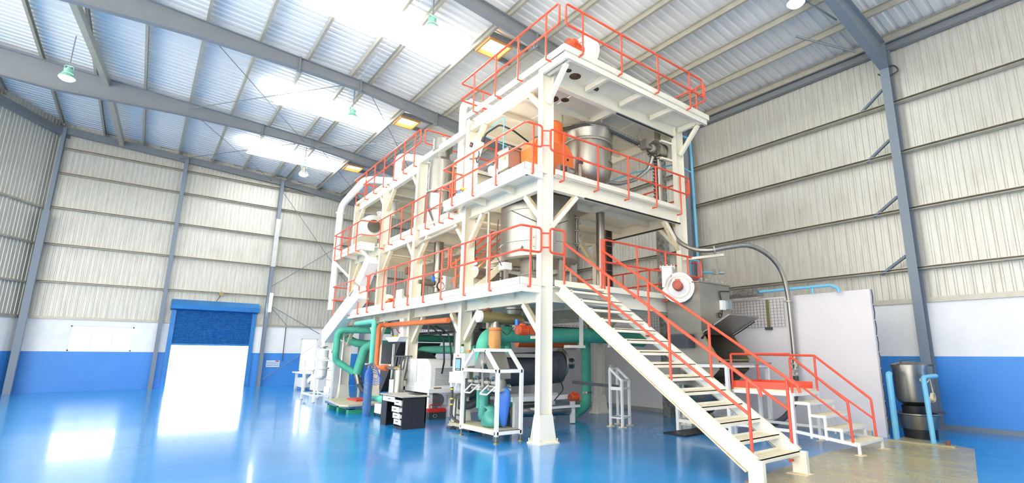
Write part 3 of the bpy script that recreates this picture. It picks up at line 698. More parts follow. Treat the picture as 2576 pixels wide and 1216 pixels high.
MB().cyl((3.98,.3,7.1),(3.98,.3,7.5),.075).cyl((4.02,.32,D2),(3.98,.3,6.6),.085).build('pipe','stainless',t)
m = MB()
for i in range(14): m.lathe([(.05,0),(.058,0),(.058,.02),(.05,.02)],(3.82,.3,D2+.1+i*.095),Z,8)
m.build('cable_clips','wire',t); MB().cyl((3.83,.3,D2),(3.83,.3,6.6),.03).build('black_conduit','black',t)
tag(MB().tube([(3.75,.3,6.62),(3.7,.4,6.3),(3.4,.6,6.0),(3.0,.8,5.85),(2.7,1.0,5.9)],.05,10,.3).build('steel_hose','stainless'),'curved stainless pipe sweeping from the rotary valve to the mixer','pipe')
tag(MB().tube([(4.45,.35,7.3),(4.75,.1,7.42),(4.98,0,7.36),(5.0,0,6.9),(5.06,0,3.2)],.035,10,.12).build('water_pipe','blue_pipe'),'tall light blue pipe running down outside the right hand column','pipe')
tag(MB().tube([(2.9,3.2,5.9),(3.2,2.4,6.1),(4.0,1.2,6.5),(4.6,.2,6.6),(4.98,.0,6.4)],.02,6,.1).build('blue_air_line','blue_pipe'),'thin blue air line crossing behind the second deck railing','pipe')
t = thing('blue_air_drop','thin blue air pipe bent down from the upper deck beam','pipe',(.2,2.2,6.2))
MB().tube([(.3,3.0,7.12),(.1,2.2,7.1),(.02,1.62,7.05),(.02,1.62,6.2)],.016,6,.05).build('pipe','blue_pipe',t)
MB().tube([(.1,2.6,6.95),(1.2,2.75,6.9),(2.6,2.9,6.85)],.014,6).build('branch','blue_pipe',t); MB().cyl((.02,1.62,6.05),(.02,1.62,6.2),.03).build('valve','brass',t)
tag(MB().tube([(-.05,2.55,6.4),(.05,2.5,6.95),(.15,2.0,7.05),(.5,1.9,6.95),(2.0,2.4,6.8)],.022,6,.15).build('black_cable','black'),'black cable looping along the beam to the control box','cable')
# small items on deck two
def estop(x, y, z0, h, label):
    t = thing('stop_button_post',label,'button post',(x,y,z0)); MB().box(x-.025,y-.02,z0,x+.025,y+.02,z0+h).build('post','galvanised',t,smooth=False)
    MB().box(x-.05,y-.05,z0+h,x+.05,y+.03,z0+h+.12).build('box','dark_grey',t,smooth=False); MB().cyl((x,y-.02,z0+h+.12),(x,y-.02,z0+h+.16),.03).build('button','red_led',t)
estop(1.22,.3,D2,.62,'small post with red stop button in front of the mixer')
t = thing('valve_actuator','grey valve actuator with red button below the orange gear drive','valve',(.95,.5,D2))
MB().box(.72,.4,5.52,.98,.58,5.7).cyl((.98,.49,5.62),(1.2,.49,5.62),.1).build('body','stainless_flat',t); MB().box(.76,.37,5.56,.9,.4,5.67).build('button_panel','dark_grey',t,smooth=False); MB().cyl((.8,.36,5.62),(.8,.37,5.62),.025).build('button','red_led',t)
MB().box(.74,.42,D2,1.1,.6,5.52).build('plinth','cream_paint',t,smooth=False)
t = thing('orange_impeller_cover','low round orange cover on the second deck under the mixer','cover',(1.55,.5,D2)); MB().lathe([(0,.16),(.14,.15),(.3,.08),(.34,.04),(.34,0)],(1.55,.5,D2),Z,24).build('dome','motor_red_orange',t); ring(MB(),(1.55,.5,D2+.05),Z,10,.31,.014,.05).build('bolts','galvanised',t)
t = thing('screw_feeder','stainless horizontal feeder tube on the second deck right of the mixer','feeder',(2.9,.5,D2)); MB().cyl((2.0,.5,5.36),(2.75,.5,5.36),.11).cyl((2.71,.5,5.36),(2.75,.5,5.36),.15).build('tube','stainless',t); MB().box(2.4,.42,D2,2.55,.58,5.3).build('saddle','cream_paint',t,smooth=False)
# ---- deck two, rear half
t = thing('cone_hopper','tall stainless cylinder hopper with conical bottom behind the second column','hopper',(.12,4.95,D2))
cx, cy = .12,4.95; m = MB().lathe([(.36,6.02),(.375,6.02),(.375,6.05),(.36,6.06),(.36,6.75),(0,6.76)],(cx,cy,0),Z,32).lathe([(.36,6.02),(.36,5.62),(.1,5.0),(.1,4.9)],(cx,cy,0),Z,32)
m.build('shell','stainless',t); m = MB().lathe([(.36,6.0),(.4,6.0),(.4,6.03),(.36,6.03)],(cx,cy,0),Z,32); ring(m,(cx,cy,6.02),Z,16,.385,.012,.06); m.build('flange','galvanised',t)
MB().lathe([(.34,6.76),(.34,6.95),(.2,7.08),(.2,7.3),(.28,7.3),(.28,7.62),(0,7.63)],(cx,cy,0),Z,28).build('lid_filter','stainless',t)
for a in (20,140,260):
    x, y = cx+.4*math.cos(math.radians(a)), cy+.4*math.sin(math.radians(a)); MB().box(x-.03,y-.03,D2,x+.03,y+.03,6.0).build('support_leg','stainless_flat',t,smooth=False)
MB().bar((cx-.32,cy-.1,5.6),(cx-.02,cy-.25,5.1),.05,.03).build('level_gauge','white_machine',t,smooth=False)
# white air ducts
def duct(name, label, pts, r, m='white_machine', bend=.25, flanges=()):
    t = thing(name, label, 'duct', pts[0], 'white air ducts on the tower'); MB().tube(pts,r,14,bend,nb=8).build('tube',m,t)
    for p, d in flanges: MB().cyl(V(p)-V(d)*.015,V(p)+V(d)*.015,r*1.35).build('flange',m,t)
    return t
duct('white_duct','tall white vertical duct with top elbow beside the topmost deck',[(.32,4.2,5.0),(.32,4.2,8.6),(1.3,4.0,8.6)],.11,flanges=[((.5,4.16,8.6),(1,0,0))])
duct('white_duct','shorter white bent duct right of the tall vertical duct',[(.62,4.0,5.0),(.62,4.0,7.1),(.62,5.0,7.1)],.1)
duct('white_duct','long white duct bending over the rear top deck from the outer riser',[(-.45,12.5,3.2),(-.45,12.5,7.3),(-.2,10.6,7.95),(.6,10.0,7.9)],.13,bend=.6,flanges=[((-.45,12.5,7.0),(0,0,1))])
duct('white_duct','white elbow duct standing on the rear top deck',[(.25,8.6,7.3),(.25,8.6,8.35),(1.4,8.2,8.35)],.13)
t = blower('snail_blower','white snail shaped blower housing above the second deck walkway',(.25,10.8,6.22),(.0,-1,0),.5,.36,(.1,0,1),base=D2,flip=True)
MB().lathe([(0,0),(.17,0),(.17,.02),(.24,.02),(.24,.05),(.0,.05)],(.25,10.62,6.22),(0,-1,0),26).build('suction_ring','stainless_dark',t)
duct('grey_duct','white vertical duct between the snail blower and rear top deck',[(.78,10.2,6.6),(.78,10.2,7.2)],.13)
t = thing('steel_cabinet','plain beige steel cabinet on the rear second deck walkway','cabinet',(-.1,9.9,D2)); MB().box(-.42,9.7,D2,.1,10.15,5.62).build('body','scale_top',t,smooth=False); MB().box(-.44,9.68,5.62,.12,10.17,5.66).build('lid','white_machine',t,smooth=False)
t = thing('white_cone_hopper','large white conical hopper behind the second deck railing','hopper',(1.6,8.2,D2)); MB().lathe([(.0,6.6),(.75,6.6),(.75,6.0),(.2,5.3),(.2,D2)],(1.6,8.2,0),Z,24).build('shell','white_machine',t); MB().lathe([(.75,6.28),(.8,6.28),(.8,6.34),(.75,6.34)],(1.6,8.2,0),Z,24).build('flange','white_machine',t)
tag(MB().cyl((1.0,4.7,D2),(1.0,4.7,D2+.02),.3).build('deck_hatch','cream_paint'),'round cream hatch cover on the second deck','hatch')
t = thing('filter_regulator','red white and blue air filter unit at the walkway end','filter',(-.25,3.1,5.3)); MB().cyl((-.25,3.1,5.35),(-.25,3.1,5.48),.07).build('bowl','gauge_white',t); MB().cyl((-.25,3.1,5.48),(-.25,3.1,5.53),.085).build('collar','blue_plastic',t); MB().cyl((-.25,3.1,5.53),(-.25,3.1,5.56),.06).build('cap','red_paint',t); MB().tube([(-.4,3.3,5.2),(-.38,3.35,5.45),(-.2,3.15,5.62)],.012,6,.08).build('hose','black',t); MB().cyl((-.1,3.0,5.62),(-.25,3.1,5.62),.025).build('valve','yellow',t); MB().box(-.28,3.07,D2,-.22,3.13,5.36).build('stand','galvanised',t,smooth=False)
# ---- deck one
t = thing('main_silo','big stainless cylindrical silo standing on the first deck behind the near column','silo',(1.0,1.5,D1))
m = MB().lathe([(.0,3.64),(.86,3.64),(.9,3.68),(.9,5.05),(.0,5.05)],(1.0,1.5,0),Z,56); m.build('shell','stainless',t)
m = MB().lathe([(.902,4.0),(.906,4.005),(.902,4.01)],(1.0,1.5,0),Z,56).lathe([(.902,4.72),(.906,4.725),(.902,4.73)],(1.0,1.5,0),Z,56); m.build('weld_seam','stainless_flat',t)
m = MB().box(.4,.95,D1,.95,1.45,3.3).box(.42,.98,3.3,.93,1.42,3.64); m.build('discharge_box','stainless_flat',t,smooth=False)
MB().box(.38,.93,3.28,.97,1.47,3.31).build('box_flange','stainless_flat',t,smooth=False)
m = MB().box(.42,.93,3.36,.68,.95,3.58); ring(m,(.55,.925,3.47),(0,1,0),4,.12,.018,.05); m.build('access_plate','stainless_flat',t)
n = Vector((-.62,-.78,0)); cc = Vector((1.0,1.5,3.97))+n*.9
m = MB().cyl(cc-n*.02,cc+n*.015,.17,seg=28); m.build('manhole_cover','stainless',t); ring(MB(),cc+n*.02,n,4,.14,.016,.05).build('cover_bolts','galvanised',t)
for a, z in ((-152,3.86),(-108,3.98)):
    q = Vector((math.cos(math.radians(a)),math.sin(math.radians(a)),0)); p0 = Vector((1.0,1.5,z))+q*.89; MB().cyl(p0,p0+q*.08,.035,seg=12).build('nozzle','stainless',t)
def sp(a, z, r=.915): return Vector((1.0+r*math.cos(math.radians(a)),1.5+r*math.sin(math.radians(a)),z))
m = MB()
for z in (4.05,4.36,4.66): m.tube([sp(a,z) for a in range(-62,-24,6)],.022,6)
for a in (-60,-46,-32): m.tube([sp(a,4.0,.93),sp(a,4.72,.93)],.016,6)
for a in (-62,-28):
    for z in (4.05,4.36,4.66): m.cyl(sp(a,z,.9),sp(a,z,1.0),.026,seg=8)
m.build('clamped_door','stainless_flat',t)
for x, y, w in ((1.05,.75,.16),(1.72,1.1,.18),(.3,1.9,.16),(1.5,2.25,.16)):
    MB().box(x-w/2,y-.03,D1,x+w/2,y+.03,3.75).build('leg','stainless_flat',t,smooth=False)
MB().bar((.95,.73,3.42),(1.2,.73,3.42),.04,.05).bar((1.6,1.05,3.4),(1.86,1.05,3.4),.04,.05).build('leg_bracket','stainless_flat',t,smooth=False)
MB().tube([sp(-170,4.72),sp(-150,4.55,.93),sp(-125,4.36,.95),sp(-105,4.36,.95),sp(-85,4.5,.95)],.009,5,.1).build('hanging_wire','dark_grey',t)
t = thing('junction_unit','grey junction box with air hoses beside the main silo base','junction box',(.15,1.7,D1)); MB().box(.05,1.5,3.42,.25,1.72,3.58).build('box','white_machine',t,smooth=False); MB().box(.12,1.55,D1,.2,1.63,3.42).build('stand','stainless_flat',t,smooth=False); MB().cyl((.25,1.5,3.45),(.45,1.45,3.45),.06).build('cylinder','stainless_dark',t)
MB().tube([(.05,1.6,3.5),(-.02,1.7,3.7),(.0,1.75,4.1),(.05,1.8,4.6)],.012,5,.1).tube([(.1,1.7,3.4),(0,1.8,3.3),(.2,1.75,3.25),(.35,1.6,3.32)],.012,5,.06).build('air_hose','dark_grey',t)
tag(MB().cyl((.02,2.15,D1),(.02,2.15,4.85),.03).build('conduit_pipe','galvanised'),'thin vertical galvanised conduit left of the main silo','conduit')
tag(MB().cyl((.62,5.9,D1+.9),(.62,5.9,4.85),.14,seg=18).build('drop_pipe','stainless_dark'),'dark steel drop pipe below the second deck between columns','pipe')
t = thing('shutoff_valve','valve block with blue actuator and round gauge on the first deck','valve',(.62,5.9,D1))
MB().cyl((.62,5.9,3.1),(.62,5.9,3.8),.11).cyl((.62,5.9,3.5),(.62,5.9,3.53),.17).cyl((.62,5.9,3.76),(.62,5.9,3.79),.17).build('body','stainless_dark',t); MB().cyl((.2,5.9,3.62),(.5,5.9,3.62),.1).cyl((.05,5.9,3.62),(.2,5.9,3.62),.06).build('cylinder','stainless_flat',t)
MB().box(.3,5.55,3.62,.38,5.62,3.76).build('solenoid','blue_plastic',t,smooth=False); MB().cyl((.3,5.0,3.42),(.3,5.04,3.42),.1,seg=20).build('gauge_face','gauge_white',t); MB().lathe([(.1,0),(.115,0),(.115,.06),(.1,.06)],(.3,4.99,3.42),(0,1,0),20).build('gauge_rim','black',t); MB().cyl((.3,5.05,3.42),(.62,5.85,3.42),.02).build('gauge_pipe','stainless',t)
MB().cyl((.5,5.9,D1),(.5,5.9,3.1),.2).build('base','stainless_flat',t)
t = thing('feed_screw','cream covered feed screw housing along the first deck','conveyor',(.7,5.0,D1)); MB().prism([(.3,4.0,D1),(1.1,4.0,D1),(1.1,4.0,3.2),(.7,4.0,3.3),(.3,4.0,3.2)],(0,2.4,0)).build('housing','stainless_flat',t,smooth=False); MB().cyl((.15,3.5,3.2),(.15,5.2,3.2),.045).cyl((.15,3.55,3.2),(.15,3.6,3.2),.1).build('air_cylinder','stainless_dark',t)
tag(MB().cyl((.4,3.4,3.62),(3.2,4.2,3.62),.15,seg=18).build('cross_pipe','stainless_dark'),'thick dark horizontal pipe behind the first deck railing','pipe')
t = thing('small_vessel','small stainless vessel on cream stand on the first deck','vessel',(.45,7.1,D1)); MB().lathe([(.08,3.2),(.3,3.35),(.3,3.85),(.0,3.87)],(.45,7.1,0),Z,24).build('shell','stainless_dark',t); MB().cyl((.3,7.1,3.86),(.3,7.1,4.1),.05).cyl((.15,7.1,4.1),(.3,7.1,4.1),.12).build('inlet','rust',t)
m = MB()
for sx in (-.28,.28):
    for sy in (-.28,.28): m.box(.45+sx-.025,7.1+sy-.025,D1,.45+sx+.025,7.1+sy+.025,3.22)
m.box(.14,6.79,3.2,.76,7.41,3.25).build('stand','cream_paint',t,smooth=False)
tag(MB().tube([(-.1,3.4,4.75),(-.1,5.5,4.7),(-.05,6.1,4.6),(-.05,6.1,D1)],.035,8,.1).build('compressed_air_pipe','galvanised'),'grey air pipe bent down under the second deck beam','pipe')
# inner stair between deck one and two
t = thing('inner_staircase','orange railed inner staircase between first and second decks','staircase',(1.6,4.0,D1))
for yy in (3.35,4.1):
    MB().bar((.2,yy,D1+.1),(2.6,yy,5.1),.05,.16).build('stringer','cream_paint',t,smooth=False)
    r = MB().tube([(.1,yy,3.85),(2.4,yy,6.0-.1)],RT,8).tube([(.1,yy,3.4),(2.4,yy,5.5)],RM,8).build('handrail','rail_orange',t)
    for x in (.25,1.2): MB().tube([(x,yy,3.9+(x-.1)*.9),(x,yy,D1+.05+(x-.2)*.9)],RT,8).build('post','rail_orange',r)
for i in range(9): x = .35+i*.25; MB().box(x-.1,3.35,D1+.2+i*.235,x+.1,4.1,D1+.215+i*.235).build('tread','cream_paint',t,smooth=False)
tag(MB().tube([(2.42,.9,D1),(2.42,.9,5.0)],.105,18).build('transfer_pipe','stainless'),'tall plain stainless transfer pipe right of the main silo','pipe')
t = thing('ladder_tray','vertical black cable ladder behind the first deck railing','cable tray',(3.2,.9,D1)); 
for k in (0,.22): MB().box(3.3+k,1.6,D1,3.33+k,1.64,4.85).build('side_rail','rust',t,smooth=False)
MB().box(3.33,1.61,D1,3.52,1.66,4.85).build('cables','black',t,smooth=False)
for i in range(8): MB().box(3.32,1.59,D1+.2+i*.22,3.53,1.61,D1+.22+i*.22).build('rung','wire',t,smooth=False)
blower('side_blower','white centrifugal blower with orange motor on the steel hopper roof',(3.55,-.5,3.12),(1,.6,0),.38,.3,(0,0,1),mlen=.32,mr=.11,flip=True)
t = thing('far_blower','white blower with orange motor at the far end of the first deck','blower',(.6,9.6,D1)); MB().cyl((.6,9.6,3.3),(.6,9.9,3.3),.33,seg=24).box(.2,9.5,D1,1.0,10,D1+.08).box(.4,9.6,D1,.8,9.9,3.2).build('housing','white_machine',t); motor(t,(.62,9.25,3.28),(0,1,0),.14,.34)
t = thing('white_duct_hood','white slanting hood on the first deck beyond the columns','hood',(1.2,8.6,D1)); MB().prism([(.6,8.4,D1),(1.5,8.4,D1),(.9,8.4,3.7),(.6,8.4,3.7)],(0,.5,0)).build('hood','white_machine',t,smooth=False)
# under-deck strip: cables clipped to beams
tag(MB().tube([(1.0,-.09,4.84),(4.25,-.09,4.84)],.02,6).build('beam_cable','black'),'black cable clipped along the second deck front beam','cable')
tag(MB().tube([(2.1,-.02,7.18),(4.2,-.02,7.18)],.02,6).build('upper_beam_cable','black'),'black cable clipped along the topmost deck front beam','cable')
tag(MB().tube([(4.3,.2,4.84),(4.3,3.0,4.84)],.02,6).build('side_beam_cable','black'),'black cable clipped along the second deck right side beam','cable')

def deck_bulb(x, y, z, e, label):
    t = thing('bulkhead_lamp',label,'lamp',(x,y,z),'bulkhead lamps over the first deck'); MB().ball((x,y,z),.06,14,8).build('glass','lamp_glow_warm',t); MB().cyl((x,y,z+.04),(x,y,z+.12),.05).build('socket','red_paint',t); MB().cyl((x,y,z+.12),(x,y,4.98),.012,seg=6).build('cord','black',t)
    L = bpy.data.lights.new('bulb_light','POINT'); L.energy = e; L.color = (1,.9,.76); L.shadow_soft_size = .08; lo = bpy.data.objects.new('bulb_light',L); COL.objects.link(lo); lo.parent = t; lo.location = (0,0,-.1)
deck_bulb(.35,3.3,3.85,40,'lit pear lamp hanging over the first deck beside the second column')
deck_bulb(.1,8.95,4.05,30,'lit white lamp hanging over the far end of the first deck')
# ================================================================ GROUND LEVEL, UNDER AND IN FRONT OF THE TOWER
# bagging frame
t = thing('bagging_station','white steel bagging frame with stainless hopper in front of the tower','bagging machine',(-.5,1.1,0))
fx0, fx1, fy0, fy1 = -.72,-.2,.46,1.74; w = .06
legs = [(fx0,fy0),(fx1+.02,fy0),(fx0,fy1),(fx1+.02,fy1)]
for x, y in legs:
    l = MB().box(x-w/2,y-w/2,.12,x+w/2,y+w/2,1.3).build('leg','white_machine',t,smooth=False)
    MB().cyl((x,y,.02),(x,y,.12),.012,seg=8).cyl((x,y,0),(x,y,.02),.05,seg=14).build('levelling_foot','brass',l)
m = MB()
for z in (.2,1.3):
    m = MB()
    for a, b in ((0,1),(2,3),(0,2),(1,3)):
        m.bar((*legs[a],z-w/2),(*legs[b],z-w/2),w,w)
    if z < 1: m.build('lower_frame','white_machine',t,smooth=False)
for x in (fx0,fx1+.02):
    m.bar((x,fy0,1.28),(x,fy0+.42,1.66),w,w); m.bar((x,fy1,1.28),(x,fy1-.42,1.66),w,w); m.bar((x,fy0+.4,1.66),(x,fy1-.4,1.66),w,w)
for y in (fy0+.42,fy1-.42): m.bar((fx0,y,1.66),(fx1+.02,y,1.66),w,w)
m.build('upper_frame','white_machine',t,smooth=False)
MB().box(fx0+.03,fy0+.03,.2,fx1-.01,fy1-.03,.22).build('floor_plate','scale_top',t,smooth=False)
MB().box(fx0,fy0-.02,.15,fx1,fy0,.22).build('front_strip','stainless_dark',t,smooth=False)
# inverted V chute
cx = -.46
m = MB()
for s in (-1,1):
    yc = 1.1; 
    a = [(cx-.17,yc,1.66),(cx+.17,yc,1.66),(cx+.17,yc+s*.2,1.66),(cx-.17,yc+s*.2,1.66)]
    m.prism([(cx-.16,yc+s*.02,1.64),(cx-.16,yc+s*.2,1.64),(cx-.16,yc+s*.42,1.24),(cx-.16,yc+s*.42,1.12),(cx-.16,yc+s*.2,1.12),(cx-.16,yc+s*.2,1.24),(cx-.16,yc,1.46)],(.34,0,0))
m.build('twin_chute','stainless_flat',t,smooth=False)
MB().bar((cx-.2,1.1,1.42),(cx-.2,1.08,1.0),.03,.03).cyl((cx-.22,1.1,1.43),(cx-.16,1.1,1.43),.05).build('diverter_lever','galvanised',t)
for s in (-1,1):
    yc = 1.1+s*.31
    sp_ = MB().lathe([(.11,0),(.13,-.06),(.13,-.2),(.15,-.2),(.15,-.24),(.12,-.24)],(cx,yc,1.12),Z,24).build('filling_spout','stainless',t)
    c = MB(); 
    for dx in (-.15,.15): c.bar((cx+dx,yc-.16,.98),(cx+dx,yc+.16,.98),.025,.03)
    c.bar((cx-.16,yc-.15,.92),(cx+.16,yc-.15,.92),.04,.05).bar((cx-.16,yc+.15,.92),(cx+.16,yc+.15,.92),.04,.05).cyl((cx-.2,yc-.05,1.05),(cx-.2,yc-.2,1.05),.03,seg=8).cyl((cx-.2,yc+.05,1.05),(cx-.2,yc+.2,1.05),.03,seg=8)
    c.build('bag_clamp','galvanised',sp_,smooth=False)
    MB().tube([(cx-.16,yc-.14,1.0),(cx-.34,yc-.1,.84),(cx-.34,yc+.16,.84),(cx-.16,yc+.14,1.0)],.014,6,.03).build('clamp_handle','white_machine',sp_)
    MB().lathe([(.04,0),(.09,0),(.09,.02),(.04,.02)],(cx-.2,yc-.1,1.08),(1,0,.2),14).build('hand_knob','stainless_dark',sp_)
# bags
def bag(name, label, m, c, prof, sx, sy, seed, top=None):
    rnd = random.Random(seed); c = V(c); n = 22; vs = []; fs = []
    for j, (r, z) in enumerate(prof):
        for i in range(n):
            a = 2*math.pi*i/n; k = 1+.09*math.sin(3*a+seed+j*.7)+.05*math.sin(7*a+j)+rnd.uniform(-.025,.025)
            off = top[j] if top else (0,0)
            vs.append((c.x+r*sx*k*math.cos(a)+off[0], c.y+r*sy*k*math.sin(a)+off[1], c.z+z+rnd.uniform(-.008,.008)*(j > 0)))
    for j in range(len(prof)-1):
        for i in range(n): fs.append((j*n+i,j*n+(i+1)%n,(j+1)*n+(i+1)%n,(j+1)*n+i))
    fs.append(tuple(range(n-1,-1,-1))); fs.append(tuple((len(prof)-1)*n+i for i in range(n)))
    return tag(MB().add(vs,fs).build(name,m,ang=1.6),label,'bag','sacks at the bagging frame')
bag('filled_sack','bulging shiny green filled sack with folded top on the bagging plate','green_bag',(-.48,.98,.222),[(.17,0),(.21,.04),(.22,.11),(.2,.2),(.16,.26),(.09,.31),(.12,.36),(.08,.38),(.02,.36)],.95,1.1,1,[(0,0)]*5+[(0,.02),(0,.09),(0,.17),(0,.2)])
bag('hanging_sack','empty dark green sack hanging from the left filling spout','green_bag',(-.44,1.4,.3),[(.08,0),(.12,.06),(.13,.25),(.12,.42),(.14,.5),(.13,.68)],.7,1.0,2)
bag('hanging_sack','long blue sack hanging from the right filling spout','blue_bag',(-.4,.76,.24),[(.04,0),(.08,.04),(.16,.3),(.19,.5),(.18,.66),(.1,.74)],.5,.95,4,[(0,-.06),(0,-.05),(0,-.02),(0,-.03),(0,-.03),(0,0)])
# duct with cloth sleeve
t = thing('product_duct','steel discharge duct with valve hanging below the first deck','duct',(-.3,1.25,2.1))
MB().cyl((-.72,1.25,2.33),(-.66,1.25,2.33),.12,seg=24).build('end_cap','cream_paint',t)
MB().cyl((-.66,1.25,2.33),(.35,1.25,2.3),.115,seg=20).build('barrel','brass',t); MB().cyl((.1,1.25,2.28),(.75,1.25,2.24),.105,seg=18).build('elbow','stainless_dark',t)
MB().cyl((-.3,1.25,2.27),(-.3,1.25,2.06),.085,.13,seg=18).build('drop_leg','stainless_dark',t)
MB().lathe([(.1,0),(.17,.22),(.2,.24),(.2,.28)],(.3,1.45,2.3),Z,20).build('cone_inlet','stainless_flat',t)
MB().tube([(-.66,1.25,2.42),(-.5,1.22,2.49),(-.4,1.25,2.46)],.03,6).build('lever','rust',t)
MB().cyl((.1,1.05,2.18),(.1,1.05,2.3),.04).build('blue_regulator','blue_plastic',t); MB().box(.02,1.0,2.08,.2,1.1,2.18).build('valve_block','galvanised',t,smooth=False); MB().cyl((.2,.98,2.12),(.2,1.0,2.12),.04,seg=16).build('gauge','gauge_white',t)
MB().tube([(.02,1.05,2.14),(-.1,1.1,1.95),(-.15,1.2,2.05)],.01,5,.06).build('air_hose','black',t)
t = thing('cloth_sleeve','tan cloth sleeve tied below the steel discharge duct','sleeve',(-.3,1.25,1.66))
n = 20; vs = []; pr = [(.135,2.12),(.13,2.06),(.132,1.9),(.125,1.78),(.1,1.72),(.13,1.67)]
for j,(r,z) in enumerate(pr):
    for i in range(n): a = 2*math.pi*i/n; k = 1+(.08*math.sin(5*a) if j > 2 else .02*math.sin(4*a)); vs.append((-.3+r*k*math.cos(a),1.25+r*k*math.sin(a),z))
m = MB().add(vs,[(j*n+i,j*n+(i+1)%n,(j+1)*n+(i+1)%n,(j+1)*n+i) for j in range(len(pr)-1) for i in range(n)]); m.build('cloth','beige_cloth',t,ang=1.2)
MB().lathe([(.134,2.06),(.142,2.06),(.142,2.075),(.134,2.075)],(-.3,1.25,0),Z,20).lathe([(.1,1.66),(.16,1.66),(.16,1.7),(.1,1.7)],(-.3,1.25,0),Z,20).build('strap','motor_red_orange',t)
# big green lagged duct
t = thing('green_duct','large green lagged duct with left elbow under the first deck','duct',(.3,1.7,0))
MB().tube([(-.28,1.7,1.1),(-.28,1.7,2.0),(3.1,1.7,2.06)],.175,20,.36,nb=10).build('main_duct','green_lagging',t)
MB().tube([(3.1,1.7,2.06),(4.6,1.55,1.98)],.17,20).build('right_branch','green_lagging',t)
m = MB()
for x in (1.3,2.6): m.cyl((x,1.7,2.03+x*.01),(x+.05,1.7,2.03+x*.01),.19,seg=22)
m.build('joint_band','green_lagging',t)
MB().tube([(-.28,1.7,1.1),(-.28,1.7,.5)],.12,16).build('lower_leg','green_lagging',t)
t = thing('green_pipe','thin green lagged pipe dropping behind the bagging frame','pipe',(.68,2.2,.4)); MB().tube([(.3,2.2,1.85),(.68,2.2,1.85),(.68,2.2,.5),(1.0,2.2,.45)],.075,14,.12).build('lagging','green_lagging',t); MB().cyl((1.0,2.2,.45),(1.5,2.2,.45),.06).build('steel_end','stainless_dark',t); MB().box(.62,2.14,0,.74,2.26,.42).build('support','dark_grey',t,smooth=False)
t = thing('green_pipe','vertical green lagged pipe with bottom elbow near the far column','pipe',(3.3,2.4,0)); MB().tube([(3.3,2.4,2.0),(3.3,2.4,.3),(2.8,2.3,.14)],.125,18,.3,nb=8).build('lagging','green_lagging',t); MB().lathe([(.13,.62),(.15,.62),(.15,.66),(.13,.66)],(3.3,2.4,0),Z,18).build('clamp','stainless_dark',t)
tag(MB().tube([(1.2,2.6,1.86),(3.1,2.6,1.86)],.1,14).build('orange_pipe','orange_lagging'),'orange lagged pipe behind the large green duct','pipe')
t = thing('geared_motor','orange geared motor fixed beside the near column under the deck','motor',(.1,.75,1.95)); motor(t,(-.12,.72,2.06),(1,0,0),.1,.26,box=True); MB().box(.14,.62,1.98,.4,.82,2.16).build('gear_case','motor_red_orange',t,smooth=False); MB().box(.3,.6,1.9,.52,.84,1.96).box(.4,.66,1.96,.5,.8,2.58).build('bracket','cream_paint',t,smooth=False)
t = thing('deck_hanger','white L shaped steel hanger under the first deck','bracket',(2.05,1.2,1.75)); MB().box(1.98,1.17,1.8,2.08,1.2,2.58).box(1.6,1.1,1.74,2.08,1.3,1.8).build('hanger','cream_paint',t,smooth=False)
tag(MB().lathe([(.09,.2),(.1,.1),(.07,0),(.025,-.06),(.035,-.1),(.05,-.14),(0,-.14)],(2.6,.85,1.9),Z,16).build('cloth_bag','white_cloth'),'small white cloth bag tied under the first deck by the stairs','bag')
# dark processing drum
t = thing('rotary_drum','dark horizontal steel drum machine under the tower behind the near column','machine',(1.6,2.1,0))
MB().cyl((.5,2.4,1.22),(2.08,2.05,1.3),.38,seg=30).build('drum','dark_grey',t)
n = Vector((1,-.2,0)).normalized(); c = Vector((2.1,2.05,1.38))
MB().cyl(c,c+n*.06,.36,seg=32).build('end_flange','stainless_flat',t); m = ring(MB(),c+n*.06,n,14,.32,.018,.05); m.cyl(c+n*.06,c+n*.3,.1).cyl(c+n*.3,c+n*.36,.13).build('bearing','stainless_dark',t)
MB().bar(c+Vector((-.1,-.3,.36)),c+Vector((.25,-.3,.36)),.05,.08).build('top_bar','stainless_flat',t,smooth=False)
m = MB().bar((.5,1.75,.62),(2.3,1.75,.62),.08,.1).bar((.5,2.6,.62),(2.3,2.4,.62),.08,.1).bar((1.0,1.7,.4),(2.4,1.7,.4),.12,.05)
for x in (.6,2.25):
    for y in (1.75,2.5): m.bar((x,y,.02),(x,y,.62),.09,.09)
m.build('base_frame','white_machine',t,smooth=False)
MB().cyl((.6,1.85,.35),(2.35,1.85,.3),.12,seg=18).build('lower_tube','stainless_dark',t)
motor(t,(2.0,1.55,.62),(1,0,0),.09,.24)
MB().box(.55,1.8,1.52,1.5,2.5,1.6).build('cover_plate','stainless_flat',t,smooth=False)
MB().tube([(1.75,1.65,1.5),(1.7,1.6,1.1),(1.85,1.6,.8),(1.6,1.65,.55)],.014,5,.1).build('cable','black',t)
MB().cyl((-.2,2.6,1.0),(.5,2.45,1.0),.35,seg=26).build('feed_housing','stainless_dark',t)
MB().bar((2.2,1.7,.95),(2.95,.9,.86),.05,.07).build('long_arm','dark_grey',t,smooth=False)
